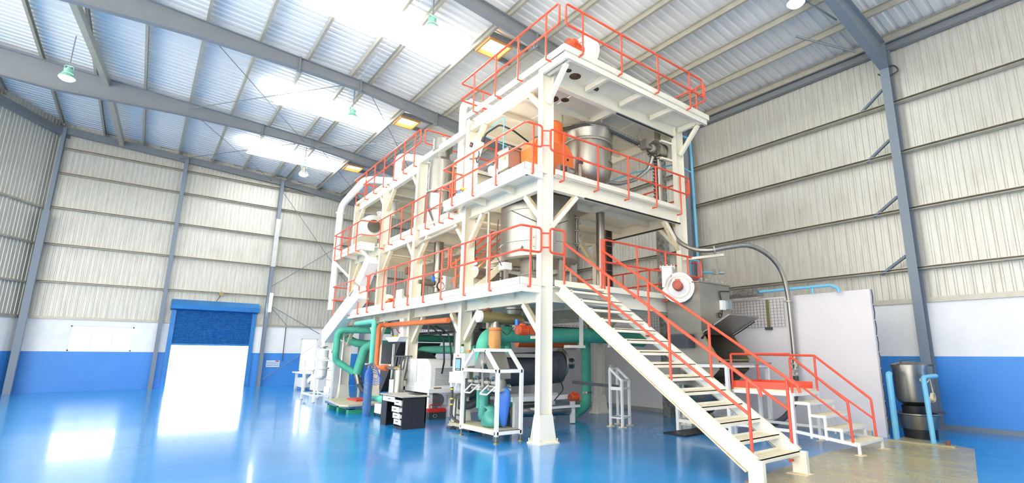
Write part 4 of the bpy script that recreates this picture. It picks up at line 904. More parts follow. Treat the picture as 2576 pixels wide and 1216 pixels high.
# right hand small frame
t = thing('instrument_stand','small empty white instrument stand with sloping top frame','stand',(2.9,.75,0))
P4 = [(2.62,.86),(2.68,.55),(3.1,.72),(3.04,1.03)]; H4 = [1.28,1.02,1.02,1.28]
for (x,y),h in zip(P4,H4):
    l = MB().box(x-.025,y-.025,.02,x+.025,y+.025,h).build('leg','white_machine',t,smooth=False); MB().box(x-.07,y-.06,0,x+.07,y+.06,.022).build('foot_plate','cream_edge',l,smooth=False)
m = MB()
for i in range(4):
    j = (i+1)%4; m.bar((*P4[i],H4[i]),(*P4[j],H4[j]),.045,.045)
m.build('top_frame','white_machine',t,smooth=False); m = MB()
for i in range(4): j = (i+1)%4; m.bar((*P4[i],.2),(*P4[j],.2),.04,.03)
m.build('bottom_frame','white_machine',t,smooth=False)
MB().bar((*P4[1],.84),(*P4[2],.84),.04,.04).bar((*P4[0],.84),(*P4[1],.84),.05,.07).build('middle_bar','white_machine',t,smooth=False)
MB().box(2.72,.9,1.28,2.82,.98,1.36).build('sensor_box','galvanised',t,smooth=False)
# control cabinet at second column
t = thing('control_cabinet','white electrical control panel with blue touch screen on the column','control panel',(-.1,2.75,1.05))
MB().box(-.3,2.46,1.06,.02,2.98,1.6).build('enclosure','white_machine',t,smooth=False)
MB().box(-.312,2.6,1.22,-.3,2.86,1.5).build('screen_bezel','dark_grey',t,smooth=False); MB().box(-.318,2.63,1.27,-.312,2.83,1.47).build('screen','screen',t,smooth=False)
m = MB()
for i in range(3): m.box(-.32,2.65+i*.05,1.235,-.312,2.68+i*.05,1.255)
m.build('screen_buttons','clear_film',t,smooth=False); MB().box(-.31,2.74,1.53,-.3,2.78,1.57).build('red_badge','red_paint',t,smooth=False); MB().box(-.312,2.5,1.14,-.3,2.52,1.2).build('door_lock','black',t,smooth=False)
t = thing('stack_light','green lit signal light on top of the control panel','signal light',(-.15,2.85,1.62)); MB().cyl((-.15,2.85,1.62),(-.15,2.85,1.66),.03).build('base','gauge_white',t); MB().cyl((-.15,2.85,1.66),(-.15,2.85,1.71),.032).build('green_lens','green_light',t); MB().cyl((-.15,2.85,1.71),(-.15,2.85,1.76),.032).build('clear_lens','gauge_white',t); MB().cyl((-.15,2.85,1.76),(-.15,2.85,1.81),.032).build('dark_lens','black',t)
t = thing('alarm_beacon','small orange buzzer box on top of the control panel','buzzer',(.0,2.72,1.62)); MB().box(-.07,2.68,1.62,.06,2.8,1.68).build('housing','beige_cloth',t,smooth=False); MB().box(-.071,2.69,1.64,-.07,2.79,1.66).build('red_strip','red_led',t,smooth=False)
t = thing('vacuum_tube','grey pipe clamp and flexible pipe under the control panel','pipe',(0,2.8,.7)); MB().lathe([(.09,0),(.14,0),(.14,.05),(.09,.05)],(-.1,2.78,.98),(.7,.5,0),18).build('ring','galvanised',t); MB().tube([(.35,2.6,.95),(.3,2.7,.6),(.1,2.8,.45),(-.1,3.0,.42)],.09,12,.2).build('flexible_hose','dark_grey',t)
t = thing('tray_of_bags','clear plastic bags in a small metal tray on the column','tray',(-.3,2.7,.7)); MB().box(-.42,2.5,.62,-.15,2.9,.72).build('tray','stainless_flat',t,smooth=False)
bag_ = MB().lathe([(.0,.0),(.12,.02),(.14,.1),(.06,.26),(.09,.34),(0,.35)],(-.28,2.7,.72),Z,14).build('clear_bags','clear_film',t,ang=1.5)
# weighing indicator on pillar and platform scale
t = thing('weighing_indicator','white weighing scale display on a grey pillar wrapped with yellow tape','scale display',(-.5,2.55,0))
MB().tube([(-.5,2.6,.95),(-.5,2.6,.25),(-.35,2.35,.1),(-.15,2.2,.1)],.03,10,.15).build('pillar','dark_grey',t)
MB().prism([(-.64,2.5,.98),(-.4,2.36,.96),(-.4,2.36,1.08),(-.52,2.44,1.2),(-.64,2.5,1.2)],(.08,.14,0)).build('display_head','white_machine',t,smooth=False)
m = MB(); 
for z in (.5,.62,.82): m.cyl((-.5,2.6,z),(-.5,2.6,z+.03),.038)
m.build('tape_wrap','yellow',t); MB().box(-.54,2.56,.88,-.46,2.64,.98).build('neck','white_machine',t,smooth=False); MB().box(-.56,2.52,0,-.44,2.68,.05).build('foot','dark_grey',t,smooth=False)
t = thing('platform_scale','low grey platform scale with tubular handle behind the bagging frame','scale',(-.2,2.2,0))
MB().box(-.5,1.85,.08,.05,2.65,.14).build('platform','scale_top',t,smooth=False); MB().box(-.45,1.9,.03,0,2.6,.08).build('base','dark_grey',t,smooth=False)
MB().tube([(-.42,2.15,.12),(-.42,2.15,.72),(-.42,2.55,.72),(-.42,2.55,.12)],.02,8,.05).tube([(-.42,2.15,.3),(-.42,2.55,.3)],.016,8).build('handle_frame','dark_grey',t)
m = MB()
for x in (-.42,-.03):
    for y in (1.95,2.55): m.cyl((x,y,0),(x,y,.03),.03)
m.build('feet','black',t)
# toolbox
t = thing('toolbox','red and grey metal toolbox on the floor beside the desk','toolbox',(.1,4.45,0)); o=(.02,4.5)
MB().box(-.18,4.32,0,.28,4.6,.17).build('body','dark_grey',t,smooth=False); MB().prism([(-.19,4.31,.17),(-.19,4.61,.17),(-.19,4.55,.25),(-.19,4.37,.25)],(.48,0,0)).build('lid','red_paint',t,smooth=False)
MB().tube([(-.1,4.46,.24),(-.1,4.46,.34),(.2,4.46,.34),(.2,4.46,.24)],.012,6,.03).build('handle','red_paint',t)
e = MB().lathe([(0,0),(1,0),(1,.004),(0,.004)],(0,0,0),(0,-1,0),20); e.v = [(-.02+x*.055,4.319+y,.085+z*.038) for x,y,z in e.v]; e.build('oval_badge','gauge_white',t)
e = MB().lathe([(0,0),(1,0),(1,.004),(0,.004)],(0,0,0),(0,-1,0),20); e.v = [(-.02+x*.047,4.316+y,.085+z*.031) for x,y,z in e.v]; e.build('badge_field','dark_grey',t)
# chiller
t = thing('pump_cabinet','white rounded pump cabinet with vent slots on a white frame','cabinet',(.35,5.4,0))
x0,x1,ya,yb,z0,z1 = -.1,.6,4.5,6.35,.72,1.46
pf = [(ya,z0),(yb,z0),(yb,z1-.18)]
for k in range(1,6): a = math.pi/2*k/5; pf.append((yb-.18+.18*math.cos(a),z1-.18+.18*math.sin(a)))
for k in range(0,6): a = math.pi/2+math.pi/2*k/5; pf.append((ya+.3+.3*math.cos(a),z1-.3+.3*math.sin(a)))
MB().prism([(x0,y,z) for y,z in pf],(x1-x0,0,0)).build('hood','white_machine',t,ang=.5)
for (yc,zc) in ((4.95,1.2),(4.95,.92),(6.05,1.2),(6.05,.92)):
    m = MB()
    for r in range(6):
        for k in range(4): m.box(x0-.003,yc-.17+k*.1+(r%2)*.04,zc-.11+r*.04,x0+.002,yc-.12+k*.1+(r%2)*.04,zc-.102+r*.04)
    o = m.build('vent_slots','steel_grey_paint',t,smooth=False); o['kind'] = 'stuff'
m = MB()
for k in range(14): m.box(x0+.12,ya-.004,.8+k*.032,x1-.12,ya+.002,.815+k*.032)
o = m.build('side_louvres','steel_grey_paint',t,smooth=False); o['kind'] = 'stuff'
MB().box(x0-.004,5.35,.86,x0+.004,5.36,1.4).box(x0-.006,6.3,1.4,x0,6.2,1.42).build('door_joint','dark_grey',t,smooth=False)
for x in (x0+.05,x1-.05):
    for y in (ya+.1,yb-.1): MB().box(x-.05,y-.05,0,x+.05,y+.05,.62).build('leg','white_machine',t,smooth=False)
m = MB().box(x0-.05,ya-.05,.62,x1+.05,yb+.05,.72)
for x in (x0+.05,x1-.05): m.box(x-.03,ya,.2,x+.03,yb,.26)
m.build('frame','white_machine',t,smooth=False); MB().cyl((.25,4.7,.42),(.25,6.2,.42),.16,seg=20).build('pump_drum','stainless_dark',t); MB().box(x0+.1,ya,.72,x0+.3,ya-.02,.75).build('rust_mark','rust',t,smooth=False)
# desk
t = thing('work_desk','black wooden office desk with grey top and open drawers','desk',(-1.1,3.6,0))
dx0, dx1, dy0, dy1, dh = -1.4,-.86,3.08,4.3,.68
MB().box(dx0-.04,dy0-.04,dh-.03,dx1+.06,dy1+.04,dh).build('top','desk_top',t,smooth=False)
MB().box(dx0-.042,dy0-.042,dh-.031,dx1+.062,dy1+.042,dh-.022).build('edge_trim','black',t,smooth=False)
MB().box(dx0,dy0,0,dx1,dy0+.03,dh-.03).build('near_end_panel','black_wood',t,smooth=False); MB().box(dx0,dy1-.03,0,dx1,dy1,dh-.03).build('far_end_panel','black_wood',t,smooth=False)
MB().box(dx0,dy0+.42,0,dx1,dy0+.45,dh-.03).build('drawer_side_panel','black_wood',t,smooth=False); MB().box(dx1-.03,dy0,.1,dx1,dy1,dh-.03).build('modesty_panel','black_wood',t,smooth=False)
MB().box(dx0,dy0+.03,0,dx1,dy0+.42,.05).build('plinth','black_wood',t,smooth=False)
for i, (z, out) in enumerate(((.08,.02),(.21,.05),(.345,.08),(.48,.03))):
    d_ = MB().box(dx0-out,dy0+.05,z,dx0-out+.02,dy0+.4,z+.115).box(dx0-out,dy0+.06,z,dx1-.1,dy0+.07,z+.09).box(dx0-out,dy0+.38,z,dx1-.1,dy0+.39,z+.09).box(dx0-out,dy0+.06,z,dx1-.1,dy0+.39,z+.01).build('drawer','white_machine',t,smooth=False)
    MB().box(dx0-out-.012,dy0+.16,z+.06,dx0-out,dy0+.29,z+.075).build('handle','dark_grey',d_,smooth=False)
d_ = MB().box(dx0,dy0+.48,dh-.15,dx0+.02,dy1-.05,dh-.04).build('drawer','white_machine',t,smooth=False); MB().box(dx0-.015,3.8,dh-.1,dx0,3.9,dh-.085).build('handle','dark_grey',d_,smooth=False)
MB().box(dx0,dy1-.32,0,dx0+.02,dy1-.03,dh-.16).build('cupboard_door','black_wood',t,smooth=False)
tag(MB().box(-1.0,3.3,dh,-.84,3.75,dh+.012).build('notebook','black'),'thin black folder lying on the desk top','folder')
# stainless cylinder with radiator panel behind desk
t = thing('water_filter','polished stainless filter cylinder with top fitting behind the desk','filter',(-.55,5.6,0)); MB().lathe([(0,.3),(.13,.3),(.13,1.16),(.09,1.2),(0,1.2)],(-.5,5.55,0),Z,24).build('cylinder','stainless',t); MB().box(-.55,5.5,0,-.45,5.6,.3).build('stand','stainless_flat',t,smooth=False); MB().cyl((-.5,5.55,1.2),(-.5,5.55,1.3),.025).build('top_fitting','brass',t); MB().cyl((-.62,5.6,1.2),(-.5,5.55,1.2),.06).build('inlet_union','brass',t)
t = thing('slotted_panel','tilted dark slotted radiator panel behind the filter cylinder','radiator',(-.3,6.1,0)); m = MB()
for k in range(5): m.bar((-.42+.05*k,6.2-.09*k,.9),(-.36+.05*k,6.15-.09*k,1.52),.025,.04)
m.bar((-.4,6.22,1.52),(-.1,5.72,1.52),.03,.04).bar((-.46,6.25,.9),(-.18,5.78,.9),.03,.04).build('slats','dark_grey',t,smooth=False); MB().box(-.5,5.75,0,-.4,6.2,.9).build('base','white_machine',t,smooth=False)
t = thing('orange_pipe_drop','orange lagged pipe running along then bent down to the filter','pipe',(-.5,7.2,1.1)); MB().tube([(-.25,3.4,2.38),(-.3,7.25,2.42),(-.5,7.25,2.42),(-.5,7.25,1.2),(-.5,6.6,1.2)],.065,14,.12).build('lagging','orange_lagging',t); MB().cyl((-.5,6.75,1.2),(-.5,6.45,1.2),.085).build('end_sleeve','orange_lagging',t); MB().cyl((-.5,6.45,1.2),(-.5,5.75,1.2),.04).build('steel_union','stainless_dark',t)
t = thing('mint_pipe_drop','mint green lagged pipe bent down in front of the second column','pipe',(-.8,7.0,.4)); MB().tube([(.1,8.6,2.46),(-.98,7.9,2.46),(-.98,6.35,2.46),(-.98,6.35,.42),(-.78,5.7,.42)],.066,14,.13).build('lagging','mint_lagging',t); MB().cyl((-.84,5.88,.42),(-.75,5.62,.42),.095).build('end_sleeve','mint_lagging',t); MB().lathe([(.07,0),(.085,0),(.085,.06),(.07,.06)],(-.98,6.35,1.2),Z,12).build('rope_wrap','beige_cloth',t)
# gas cylinder with hoses
t = thing('gas_cylinder','worn blue steel gas cylinder with coiled blue hose standing on the floor','gas cylinder',(-1.13,6.02,0)); MB().lathe([(0,0),(.1,0),(.105,.02),(.105,1.05),(.08,1.15),(.04,1.2),(.04,1.26),(0,1.26)],(-1.13,6.02,0),Z,24).build('bottle','blue_steel',t); MB().cyl((-1.13,6.02,1.25),(-1.13,6.02,1.34),.025).cyl((-1.2,6.02,1.3),(-1.05,6.02,1.3),.018).build('valve','brass',t)
m = MB()
for k in range(5): m.tube([(-1.08+(.15+.02*k)*math.cos(a)-.07*math.sin(a),5.83-.012*k+.1*math.cos(a),1.14+(.2-.012*k)*math.sin(a)-.05*k) for a in [2*math.pi*i/20 for i in range(20)]],.008,5,closed=True)
m.build('coiled_hose','blue_hose',t)
# scale on pallet
t = thing('weighing_platform','beige steel weighing platform lying on a green plastic pallet','scale',(-1.0,7.6,.16)); MB().prism([(-1.6,6.75,.2),(-1.45,6.5,.2),(-.35,6.6,.2),(-.35,8.9,.2),(-1.35,8.9,.2)],(0,0,.05)).build('deck','scale_top',t,smooth=False); MB().box(-1.4,6.58,.14,-.4,8.8,.2).build('underframe','blue_steel',t,smooth=False)
t = thing('plastic_pallet','green plastic pallet under the weighing platform','pallet',(-1.0,7.6,0))
for y in (6.75,7.6,8.5): MB().box(-1.38,y-.1,0,-.42,y+.1,.14).build('runner','pallet_green',t,smooth=False)
for x in (-1.3,-.9,-.5): MB().box(x-.08,6.65,.11,x+.08,8.6,.14).build('board','pallet_green',t,smooth=False)
tag(MB().box(-.95,7.4,.25,-.35,8.2,.3).build('red_mat','red_paint'),'flat red box lid lying on the weighing platform','lid')
t = thing('castor_box','small white box on four castors beside the desk','trolley',(-.75,5.75,0)); MB().box(-.95,5.5,.08,-.52,5.95,.31).build('box','white_machine',t,smooth=False)
for x in (-.93,-.55):
    for y in (5.6,5.95): MB().cyl((x-.015,y,.035),(x+.015,y,.035),.035,seg=12).box(x-.02,y-.01,.04,x+.02,y+.03,.085).build('castor','dark_grey',t)
# background machines under the tower (dark)
t = thing('granulator','dark grey sloping granulator hopper under the left half of the tower','machine',(1.2,9.2,0)); MB().prism([(.5,8.0,1.95),(.5,11.6,1.95),(.5,10.3,.35),(.5,9.4,.35)],(1.4,0,0)).build('sloping_hopper','dark_grey',t,smooth=False); m = MB()
for y in (8.4,9.9,11.4): m.box(.42,y-.03,0,.48,y+.03,1.9)
m.box(.42,8.3,1.2,.48,11.5,1.26).build('frame','white_machine',t,smooth=False); MB().cyl((.9,7.0,1.2),(.9,8.0,1.2),.45,seg=26).build('drum','dark_grey',t); MB().lathe([(.44,0),(.5,0),(.5,.05),(.44,.05)],(.9,7.4,1.2),(0,1,0),26).build('drum_ring','stainless_dark',t); MB().box(.5,7.0,0,1.4,8.0,.75).build('base','white_machine',t,smooth=False)
t = thing('dark_vessel','dark rounded steel vessel under the tower behind the desk','vessel',(1.6,6.0,0)); MB().lathe([(0,.3),(.5,.35),(.6,.6),(.6,1.5),(.3,1.8),(.3,2.55)],(1.7,5.6,0),Z,28).build('shell','stainless_dark',t); MB().box(1.3,5.2,0,2.1,6.0,.32).build('plinth','white_machine',t,smooth=False)
for i,(x,y,r) in enumerate(((.9,4.9,.16),(1.2,3.9,.1),(2.5,3.2,.12))):
    tag(MB().cyl((x,y,.3 if i else .75),(x,y,2.85),r,seg=18).build('riser_pipe','stainless_dark'),('thick dark riser pipe behind the white pump cabinet','dark riser pipe behind the control panel column','dark riser pipe beside the rotary drum')[i],'pipe','dark riser pipes under the tower')
t = thing('green_header','horizontal mint green header pipe in the shade behind the pump cabinet','pipe',(1.2,5.0,1.75)); MB().tube([(1.3,3.3,1.72),(1.3,8.2,1.72)],.12,16).build('lagging','mint_lagging',t); MB().cyl((1.3,4.5,1.72),(1.3,4.56,1.72),.14).build('band','dark_grey',t)
tag(MB().tube([(-.15,4.6,2.3),(.1,4.3,2.0),(.1,4.2,1.4),(.15,4.4,1.1)],.022,6,.2).tube([(.0,4.6,2.3),(.2,4.2,2.1),(.3,4.2,1.5),(.2,4.0,1.3)],.022,6,.2).build('black_cables','black'),'black cables hanging above the white pump cabinet','cable')
for y0 in (3.6,5.6,7.6):
    t = thing('under_deck_tray',{3.6:'wire cable tray under the first deck near the control panel',5.6:'wire cable tray under the first deck above the pump cabinet',7.6:'wire cable tray under the first deck above the granulator'}[y0],'cable tray',(.8,y0,2.2),'wire trays under the first deck'); m = MB()
    for k in range(3): m.bar((.7,y0,2.16+k*.07),(.7,y0+1.8,2.16+k*.07),.008,.008)
    for k in range(12): m.bar((.7,y0+k*.15,2.16),(.7,y0+k*.15,2.32),.008,.008); m.bar((.7,y0+k*.15,2.16),(1.0,y0+k*.15,2.16),.008,.008)
    m.build('wire_mesh','wire',t,smooth=False); MB().bar((.85,y0,2.2),(.85,y0+1.8,2.2),.2,.06).build('cables','black',t,smooth=False)
    MB().bar((.72,y0+.9,2.16),(.72,y0+.9,2.58),.03,.03).build('hanger','galvanised',t,smooth=False)
t = thing('under_deck_tray','wire cable tray full of cables behind the large green duct','cable tray',(2.4,2.5,2.3)); m = MB()
for k in range(3): m.bar((1.0,2.6,2.2+k*.07),(4.2,2.6,2.2+k*.07),.008,.008)
for k in range(24): m.bar((1.0+k*.135,2.6,2.2),(1.0+k*.135,2.6,2.36),.008,.008)
m.build('wire_mesh','wire',t,smooth=False); MB().bar((1.0,2.75,2.26),(4.2,2.75,2.26),.2,.1).build('cables','black',t,smooth=False)
for x in (1.4,3.6): MB().bar((x,2.62,2.2),(x,2.62,2.58),.03,.03).build('hanger','galvanised',t,smooth=False)
t = thing('under_deck_lamp','small lit lamp under the first deck by the stairs','lamp',(2.3,1.1,2.5)); MB().box(2.2,1.08,2.54,2.45,1.16,2.58).build('body','gauge_white',t,smooth=False); MB().box(2.22,1.085,2.53,2.43,1.155,2.54).build('tube','tube_glow',t,smooth=False)
# ================================================================ LEFT OF THE TOWER
t = thing('inclined_conveyor','white enclosed conveyor sloping down from the first deck to the sifter','conveyor',(-.6,11.0,2.0))
MB().prism([(-.75,9.0,3.75),(-.75,8.6,3.3),(-.75,11.9,1.98),(-.75,12.3,2.0),(-.75,12.35,2.42)],(.34,0,0)).build('trough','white_machine',t,smooth=False)
MB().prism([(-.74,8.6,3.7),(-.74,7.9,4.35),(-.74,8.2,4.6),(-.74,9.1,3.9)],(.32,0,0)).build('head','white_machine',t,smooth=False)
MB().box(-.72,11.95,1.75,-.44,12.3,2.0).build('outlet','white_machine',t,smooth=False); MB().bar((-.78,9.4,3.45),(-.74,9.1,3.62),.06,.04).build('bracket','galvanised',t,smooth=False)
t = thing('rotary_sifter','white two stage sifter machine on a white tubular frame','sifter',(-.9,11.4,0))
sx, sy = -.9,11.4
MB().lathe([(.2,1.72),(.2,1.45),(.24,1.42),(.24,1.38),(.19,1.35),(.19,1.12),(.26,1.1),(.26,1.06),(.2,1.04),(.2,.82),(.1,.7)],(sx,sy,0),Z,20).build('housing','white_machine',t)
MB().lathe([(.09,1.72),(.09,1.8),(.15,1.8),(.15,1.84),(.0,1.84)],(sx,sy,0),Z,16).build('inlet','galvanised',t)
for (x,y) in ((-1.25,10.65),(-.72,10.65),(-1.25,12.2),(-.72,12.2)):
    l = MB().box(x-.03,y-.03,.02,x+.03,y+.03,1.38 if y > 11 else 1.75).build('leg','white_machine',t,smooth=False); MB().cyl((x,y,0),(x,y,.02),.05).build('foot','galvanised',l)
m = MB()
for z in (.22,1.36): m.bar((-1.25,10.65,z),(-.72,10.65,z),.05,.05).bar((-1.25,12.2,z),(-.72,12.2,z),.05,.05).bar((-1.25,10.65,z),(-1.25,12.2,z),.05,.05).bar((-.72,10.65,z),(-.72,12.2,z),.05,.05)
m.bar((-1.25,10.65,1.72),(-.72,10.65,1.72),.05,.05).bar((-1.0,11.0,.8),(-1.0,11.8,.8),.1,.06).build('frame','white_machine',t,smooth=False)
t = thing('white_column_cabinet','tall white narrow machine cabinet left of the last column','cabinet',(.1,13.0,0)); MB().box(-.15,12.75,.35,.35,13.35,2.05).build('body','white_machine',t,smooth=False); MB().box(-.2,12.7,0,.4,13.4,.35).build('base','white_machine',t,smooth=False)
m = MB()
for z in (.6,.95,1.3): m.box(-.16,12.74,z,-.15,13.36,z+.012)
m.build('panel_joint','dark_grey',t,smooth=False); MB().prism([(-.16,12.9,1.6),(-.16,12.96,1.75),(-.16,13.02,1.6),(-.16,12.99,1.6),(-.16,12.96,1.69),(-.16,12.93,1.6)],(.008,0,0)).build('red_emblem','red_paint',t,smooth=False)
t = thing('outfeed_table','low white outfeed table with a sloping chute near the left wall','table',(.2,17.8,0))
for (x,y) in ((-.05,18.5),(.5,18.9),(-.1,16.9),(.6,17.1)): MB().box(x-.05,y-.05,0,x+.05,y+.05,.7).build('leg','white_machine',t,smooth=False)
MB().box(-.15,16.8,.7,.65,19.0,.76).build('top','white_machine',t,smooth=False); MB().prism([(-.05,16.6,.45),(-.05,14.9,1.15),(-.05,14.8,1.0),(-.05,16.4,.3)],(.5,0,0)).build('chute','white_machine',t,smooth=False); MB().box(-.1,17.2,.12,.5,18.4,.5).build('drive_box','white_machine',t,smooth=False)
t = thing('white_trolley','white box machine with rollers beside the outfeed table','machine',(.3,15.2,0)); MB().box(-.1,14.6,.1,.6,15.8,.75).build('body','white_machine',t,smooth=False); m = MB()
for k in range(5): m.cyl((-.1,14.7+k*.22,.8),(.6,14.7+k*.22,.8),.05,seg=10)
m.build('rollers','galvanised',t); MB().box(-.12,14.7,0,.0,15.7,.1).build('skid','dark_grey',t,smooth=False)
# green ducts at the left
t = thing('green_loop_duct','green lagged duct looping down to a steel tee on the left','duct',(-.6,10.6,1.0))
MB().tube([(.9,9.9,2.38),(-.75,10.4,2.38),(-.75,10.4,1.6),(-.7,10.5,1.35),(-.15,10.2,.95)],.11,16,.25,nb=8).build('left_loop','green_lagging',t)
MB().tube([(1.6,9.9,1.9),(.3,10.0,1.9),(.1,10.1,1.75),(-.1,10.1,.9)],.15,16,.2,nb=6).build('right_leg','green_lagging',t)
MB().lathe([(.15,0),(.2,0),(.2,.06),(.15,.06)],(.36,10.0,1.9),(1,0,0),18).build('flange','green_lagging',t)
MB().tube([(-.15,10.2,.98),(.0,10.1,.72),(.02,10.05,.55)],.085,12).tube([(-.1,10.1,.95),(-.02,10.05,.6)],.085,12).build('steel_tee','stainless_dark',t); MB().tube([(0,10.05,.6),(.05,9.8,.35),(.5,9.2,.22),(1.2,8.8,.2)],.08,12,.4).build('flexible_hose','dark_grey',t)
t = thing('green_bend','green lagged bend wrapped high behind the last column','duct',(0,12.0,1.9)); MB().tube([(.1,12.6,2.35),(-.05,12.0,2.2),(.2,11.2,1.95),(1.4,10.6,1.9)],.14,16,.4,nb=8).build('lagging','green_lagging',t)
tag(MB().tube([(1.1,8.2,2.1),(2.6,8.2,2.1)],.12,14).build('green_cross_pipe','green_lagging'),'short green cross pipe under the left part of the tower','pipe')
t = thing('spill_cone','grey cone outlet with yellow rim under the first deck','hopper',(.3,7.6,2.1)); MB().lathe([(.3,2.58),(.28,2.4),(.2,2.15),(.2,2.12)],(.4,7.9,0),Z,20).build('cone','stainless_flat',t); MB().lathe([(.2,2.08),(.22,2.08),(.22,2.15),(.2,2.15)],(.4,7.9,0),Z,20).build('yellow_rim','yellow',t)
t = thing('white_hood','white sheet metal hood with cables under the first deck','hood',(-.2,6.4,1.95)); MB().prism([(-.4,5.9,2.05),(-.4,7.0,2.05),(-.4,6.7,1.92),(-.4,6.1,1.92)],(.5,0,0)).build('tray','white_machine',t,smooth=False); MB().box(-.2,6.2,2.05,.0,6.5,2.58).build('stem','white_machine',t,smooth=False); MB().tube([(-.2,6.9,2.1),(-.3,6.8,2.3),(-.3,6.5,2.32),(-.25,6.3,2.15)],.015,5,.06).build('cable_loop','rust',t)
tag(MB().box(-.9,YE-.06,.92,-.3,YE-.02,1.24).build('notice_board','gauge_white'),'small white and blue notice board on the blue end wall','sign')
nb = bpy.data.objects['notice_board']
m = MB()
for z in (.98,1.06,1.14): m.box(-.87,YE-.066,z,-.33,YE-.06,z+.03)
m.build('blue_stripe','wall_blue',nb,smooth=False); MB().box(-.5,YE-.066,1.19,-.34,YE-.06,1.23).build('logo_block','red_paint',nb,smooth=False)
# tube lamp on end wall column
t = thing('tube_light','lit fluorescent tube fixed slanting on the end wall column','lamp',(-1.1,YE-.5,3.6)); MB().cyl((-1.12,YE-.46,3.62),(-1.06,YE-.46,4.52),.05,seg=12).build('tube','tube_glow',t); MB().box(-1.16,YE-.42,3.6,-1.02,YE-.33,4.55).build('batten','gauge_white',t,smooth=False)
t = thing('alarm_bell','small brown siren on the wall above the shutter','siren',(-3.2,YE-.1,4.2)); MB().cyl((-3.2,YE-.34,4.35),(-3.2,YE-.2,4.35),.1).build('horn','brass',t); MB().tube([(-3.2,YE-.22,4.3),(-3.35,YE-.2,4.0)],.015,5).build('cable','dark_grey',t)
# high bay lamps
def bay_lamp(x, y, z, label, lit=True, ztop=None):
    t = thing('high_bay_lamp', label, 'lamp', (x,y,z), 'high bay lamps under the roof')
    MB().lathe([(.05,.34),(.05,.3),(.1,.28),(.1,.16),(.13,.14)],(x,y,z),Z,20).build('ballast_housing','lamp_green' if lit else 'galvanised',t)
    MB().lathe([(.12,.14),(.18,.06),(.2,0),(.195,0),(.17,.06),(.11,.14)],(x,y,z),Z,24).build('reflector','clear_film' if not lit else 'lamp_green',t)
    MB().ball((x,y,z+.0),.18,16,8,(1,1,.5)).build('bulb','lamp_glow' if lit else 'lamp_glow_warm',t)
    MB().tube([(x-.1,y,z+.2),(x-.1,y,z+.4),(x+.1,y,z+.4),(x+.1,y,z+.2)],.012,5,.03).build('hanging_bracket','lamp_green',t)
    MB().cyl((x,y,z+.38),(x,y,ztop or zroof(x)-.25),.016,seg=6).build('drop_rod','steel_grey_paint',t)
bay_lamp(-1.3,3.0,9.55,'lit high bay lamp hanging in front of the nearest roof light')
bay_lamp(-1.3,9.1,9.5,'lit high bay lamp hanging below the middle roof light',True)
bay_lamp(-1.3,15.6,9.3,'amber high bay lamp hanging near the end wall',False)
bay_lamp(-8.7,12.0,9.55,'bright high bay lamp at the far left of the roof')
bay_lamp(5.0,-3.1,9.72,'greenish lit high bay lamp beside the right hand rafter',True,10.1)
tag(MB().tube([(5.0,-3.1,9.95),(6.2,-3.5,9.6)],.025,6).build('lamp_arm','steel_grey_paint'),'thin grey arm beside the lamp on the right rafter','bracket')
tag(MB().tube([(6.0,-2.6,9.55),(7.2,-3.5,9.15)],.03,6).build('rafter_stay','steel_grey_paint'),'thin grey stay between purlin and right hand rafter','bracket')
# ================================================================ RIGHT SIDE
# hopper machine
t = thing('tipping_hopper','stainless bag tipping hopper with open flap on a white frame','hopper',(4.1,-.6,0))
hx0,hx1,hy0,hy1 = 3.6,4.78,-1.0,-.1
MB().box(hx0,hy0,2.12,hx1,hy1,3.2).build('upper_box','stainless_flat',t,smooth=False)
m = MB().box(hx0-.03,hy0-.03,3.2,hx1+.03,hy1+.03,3.23); 
m.build('roof_plate','stainless_flat',t,smooth=False)
wn = MB()
for k in range(6): wn.cyl((hx0+.1+k*.2,hy0,3.23),(hx0+.1+k*.2,hy0,3.29),.012,seg=6).box(hx0+.06+k*.2,hy0-.008,3.27,hx0+.14+k*.2,hy0+.008,3.3)
o = wn.build('wing_nuts','galvanised',t); o['kind'] = 'stuff'
MB().box(hx0-.02,hy0-.02,2.08,hx1+.02,hy1+.02,2.12).build('middle_flange','stainless_flat',t,smooth=False)
# lower body with sloping opening: side cheeks, back, floor
for x in (hx0,hx1-.015):
    MB().prism([(x,hy1,2.08),(x,hy0,2.08),(x,-1.38,1.5),(x,-1.38,1.3),(x,hy0,.95),(x,hy1,.95)],(.015,0,0)).build('side_cheek','stainless_flat',t,smooth=False)
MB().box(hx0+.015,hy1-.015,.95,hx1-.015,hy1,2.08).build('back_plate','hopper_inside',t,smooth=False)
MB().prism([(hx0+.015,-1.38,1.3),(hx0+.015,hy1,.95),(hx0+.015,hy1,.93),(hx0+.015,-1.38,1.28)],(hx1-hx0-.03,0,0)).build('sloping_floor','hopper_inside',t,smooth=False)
m = MB()
for x in (hx0,hx1): m.bar((x,hy0-.01,2.08),(x,-1.39,1.5),.04,.03)
m.bar((hx0,-1.39,1.5),(hx1,-1.39,1.5),.04,.03).build('opening_trim','brass',t,smooth=False)
fl_ = MB().obox(((hx0+hx1)/2,-1.34,2.25),((hx1-hx0)/2,0,0),(0,-.36,.19),(0,.006,.012)).build('open_flap','stainless_flat',t,smooth=False)
MB().cyl((hx1,-1.0,2.02),(hx1-.02,-1.6,2.34),.012,seg=6).cyl((hx0-.02,-1.0,1.95),(hx0,-1.3,2.24),.02,seg=6).build('gas_strut','black',fl_)
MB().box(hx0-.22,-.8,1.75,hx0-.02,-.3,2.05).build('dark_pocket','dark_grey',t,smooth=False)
MB().lathe([(0,.34),(.18,.36),(.42,.7),(.45,.95)],(4.15,-.6,0),Z,28).build('cone_bottom','stainless_dark',t)
sc = Vector((4.3,-1.0,2.78))
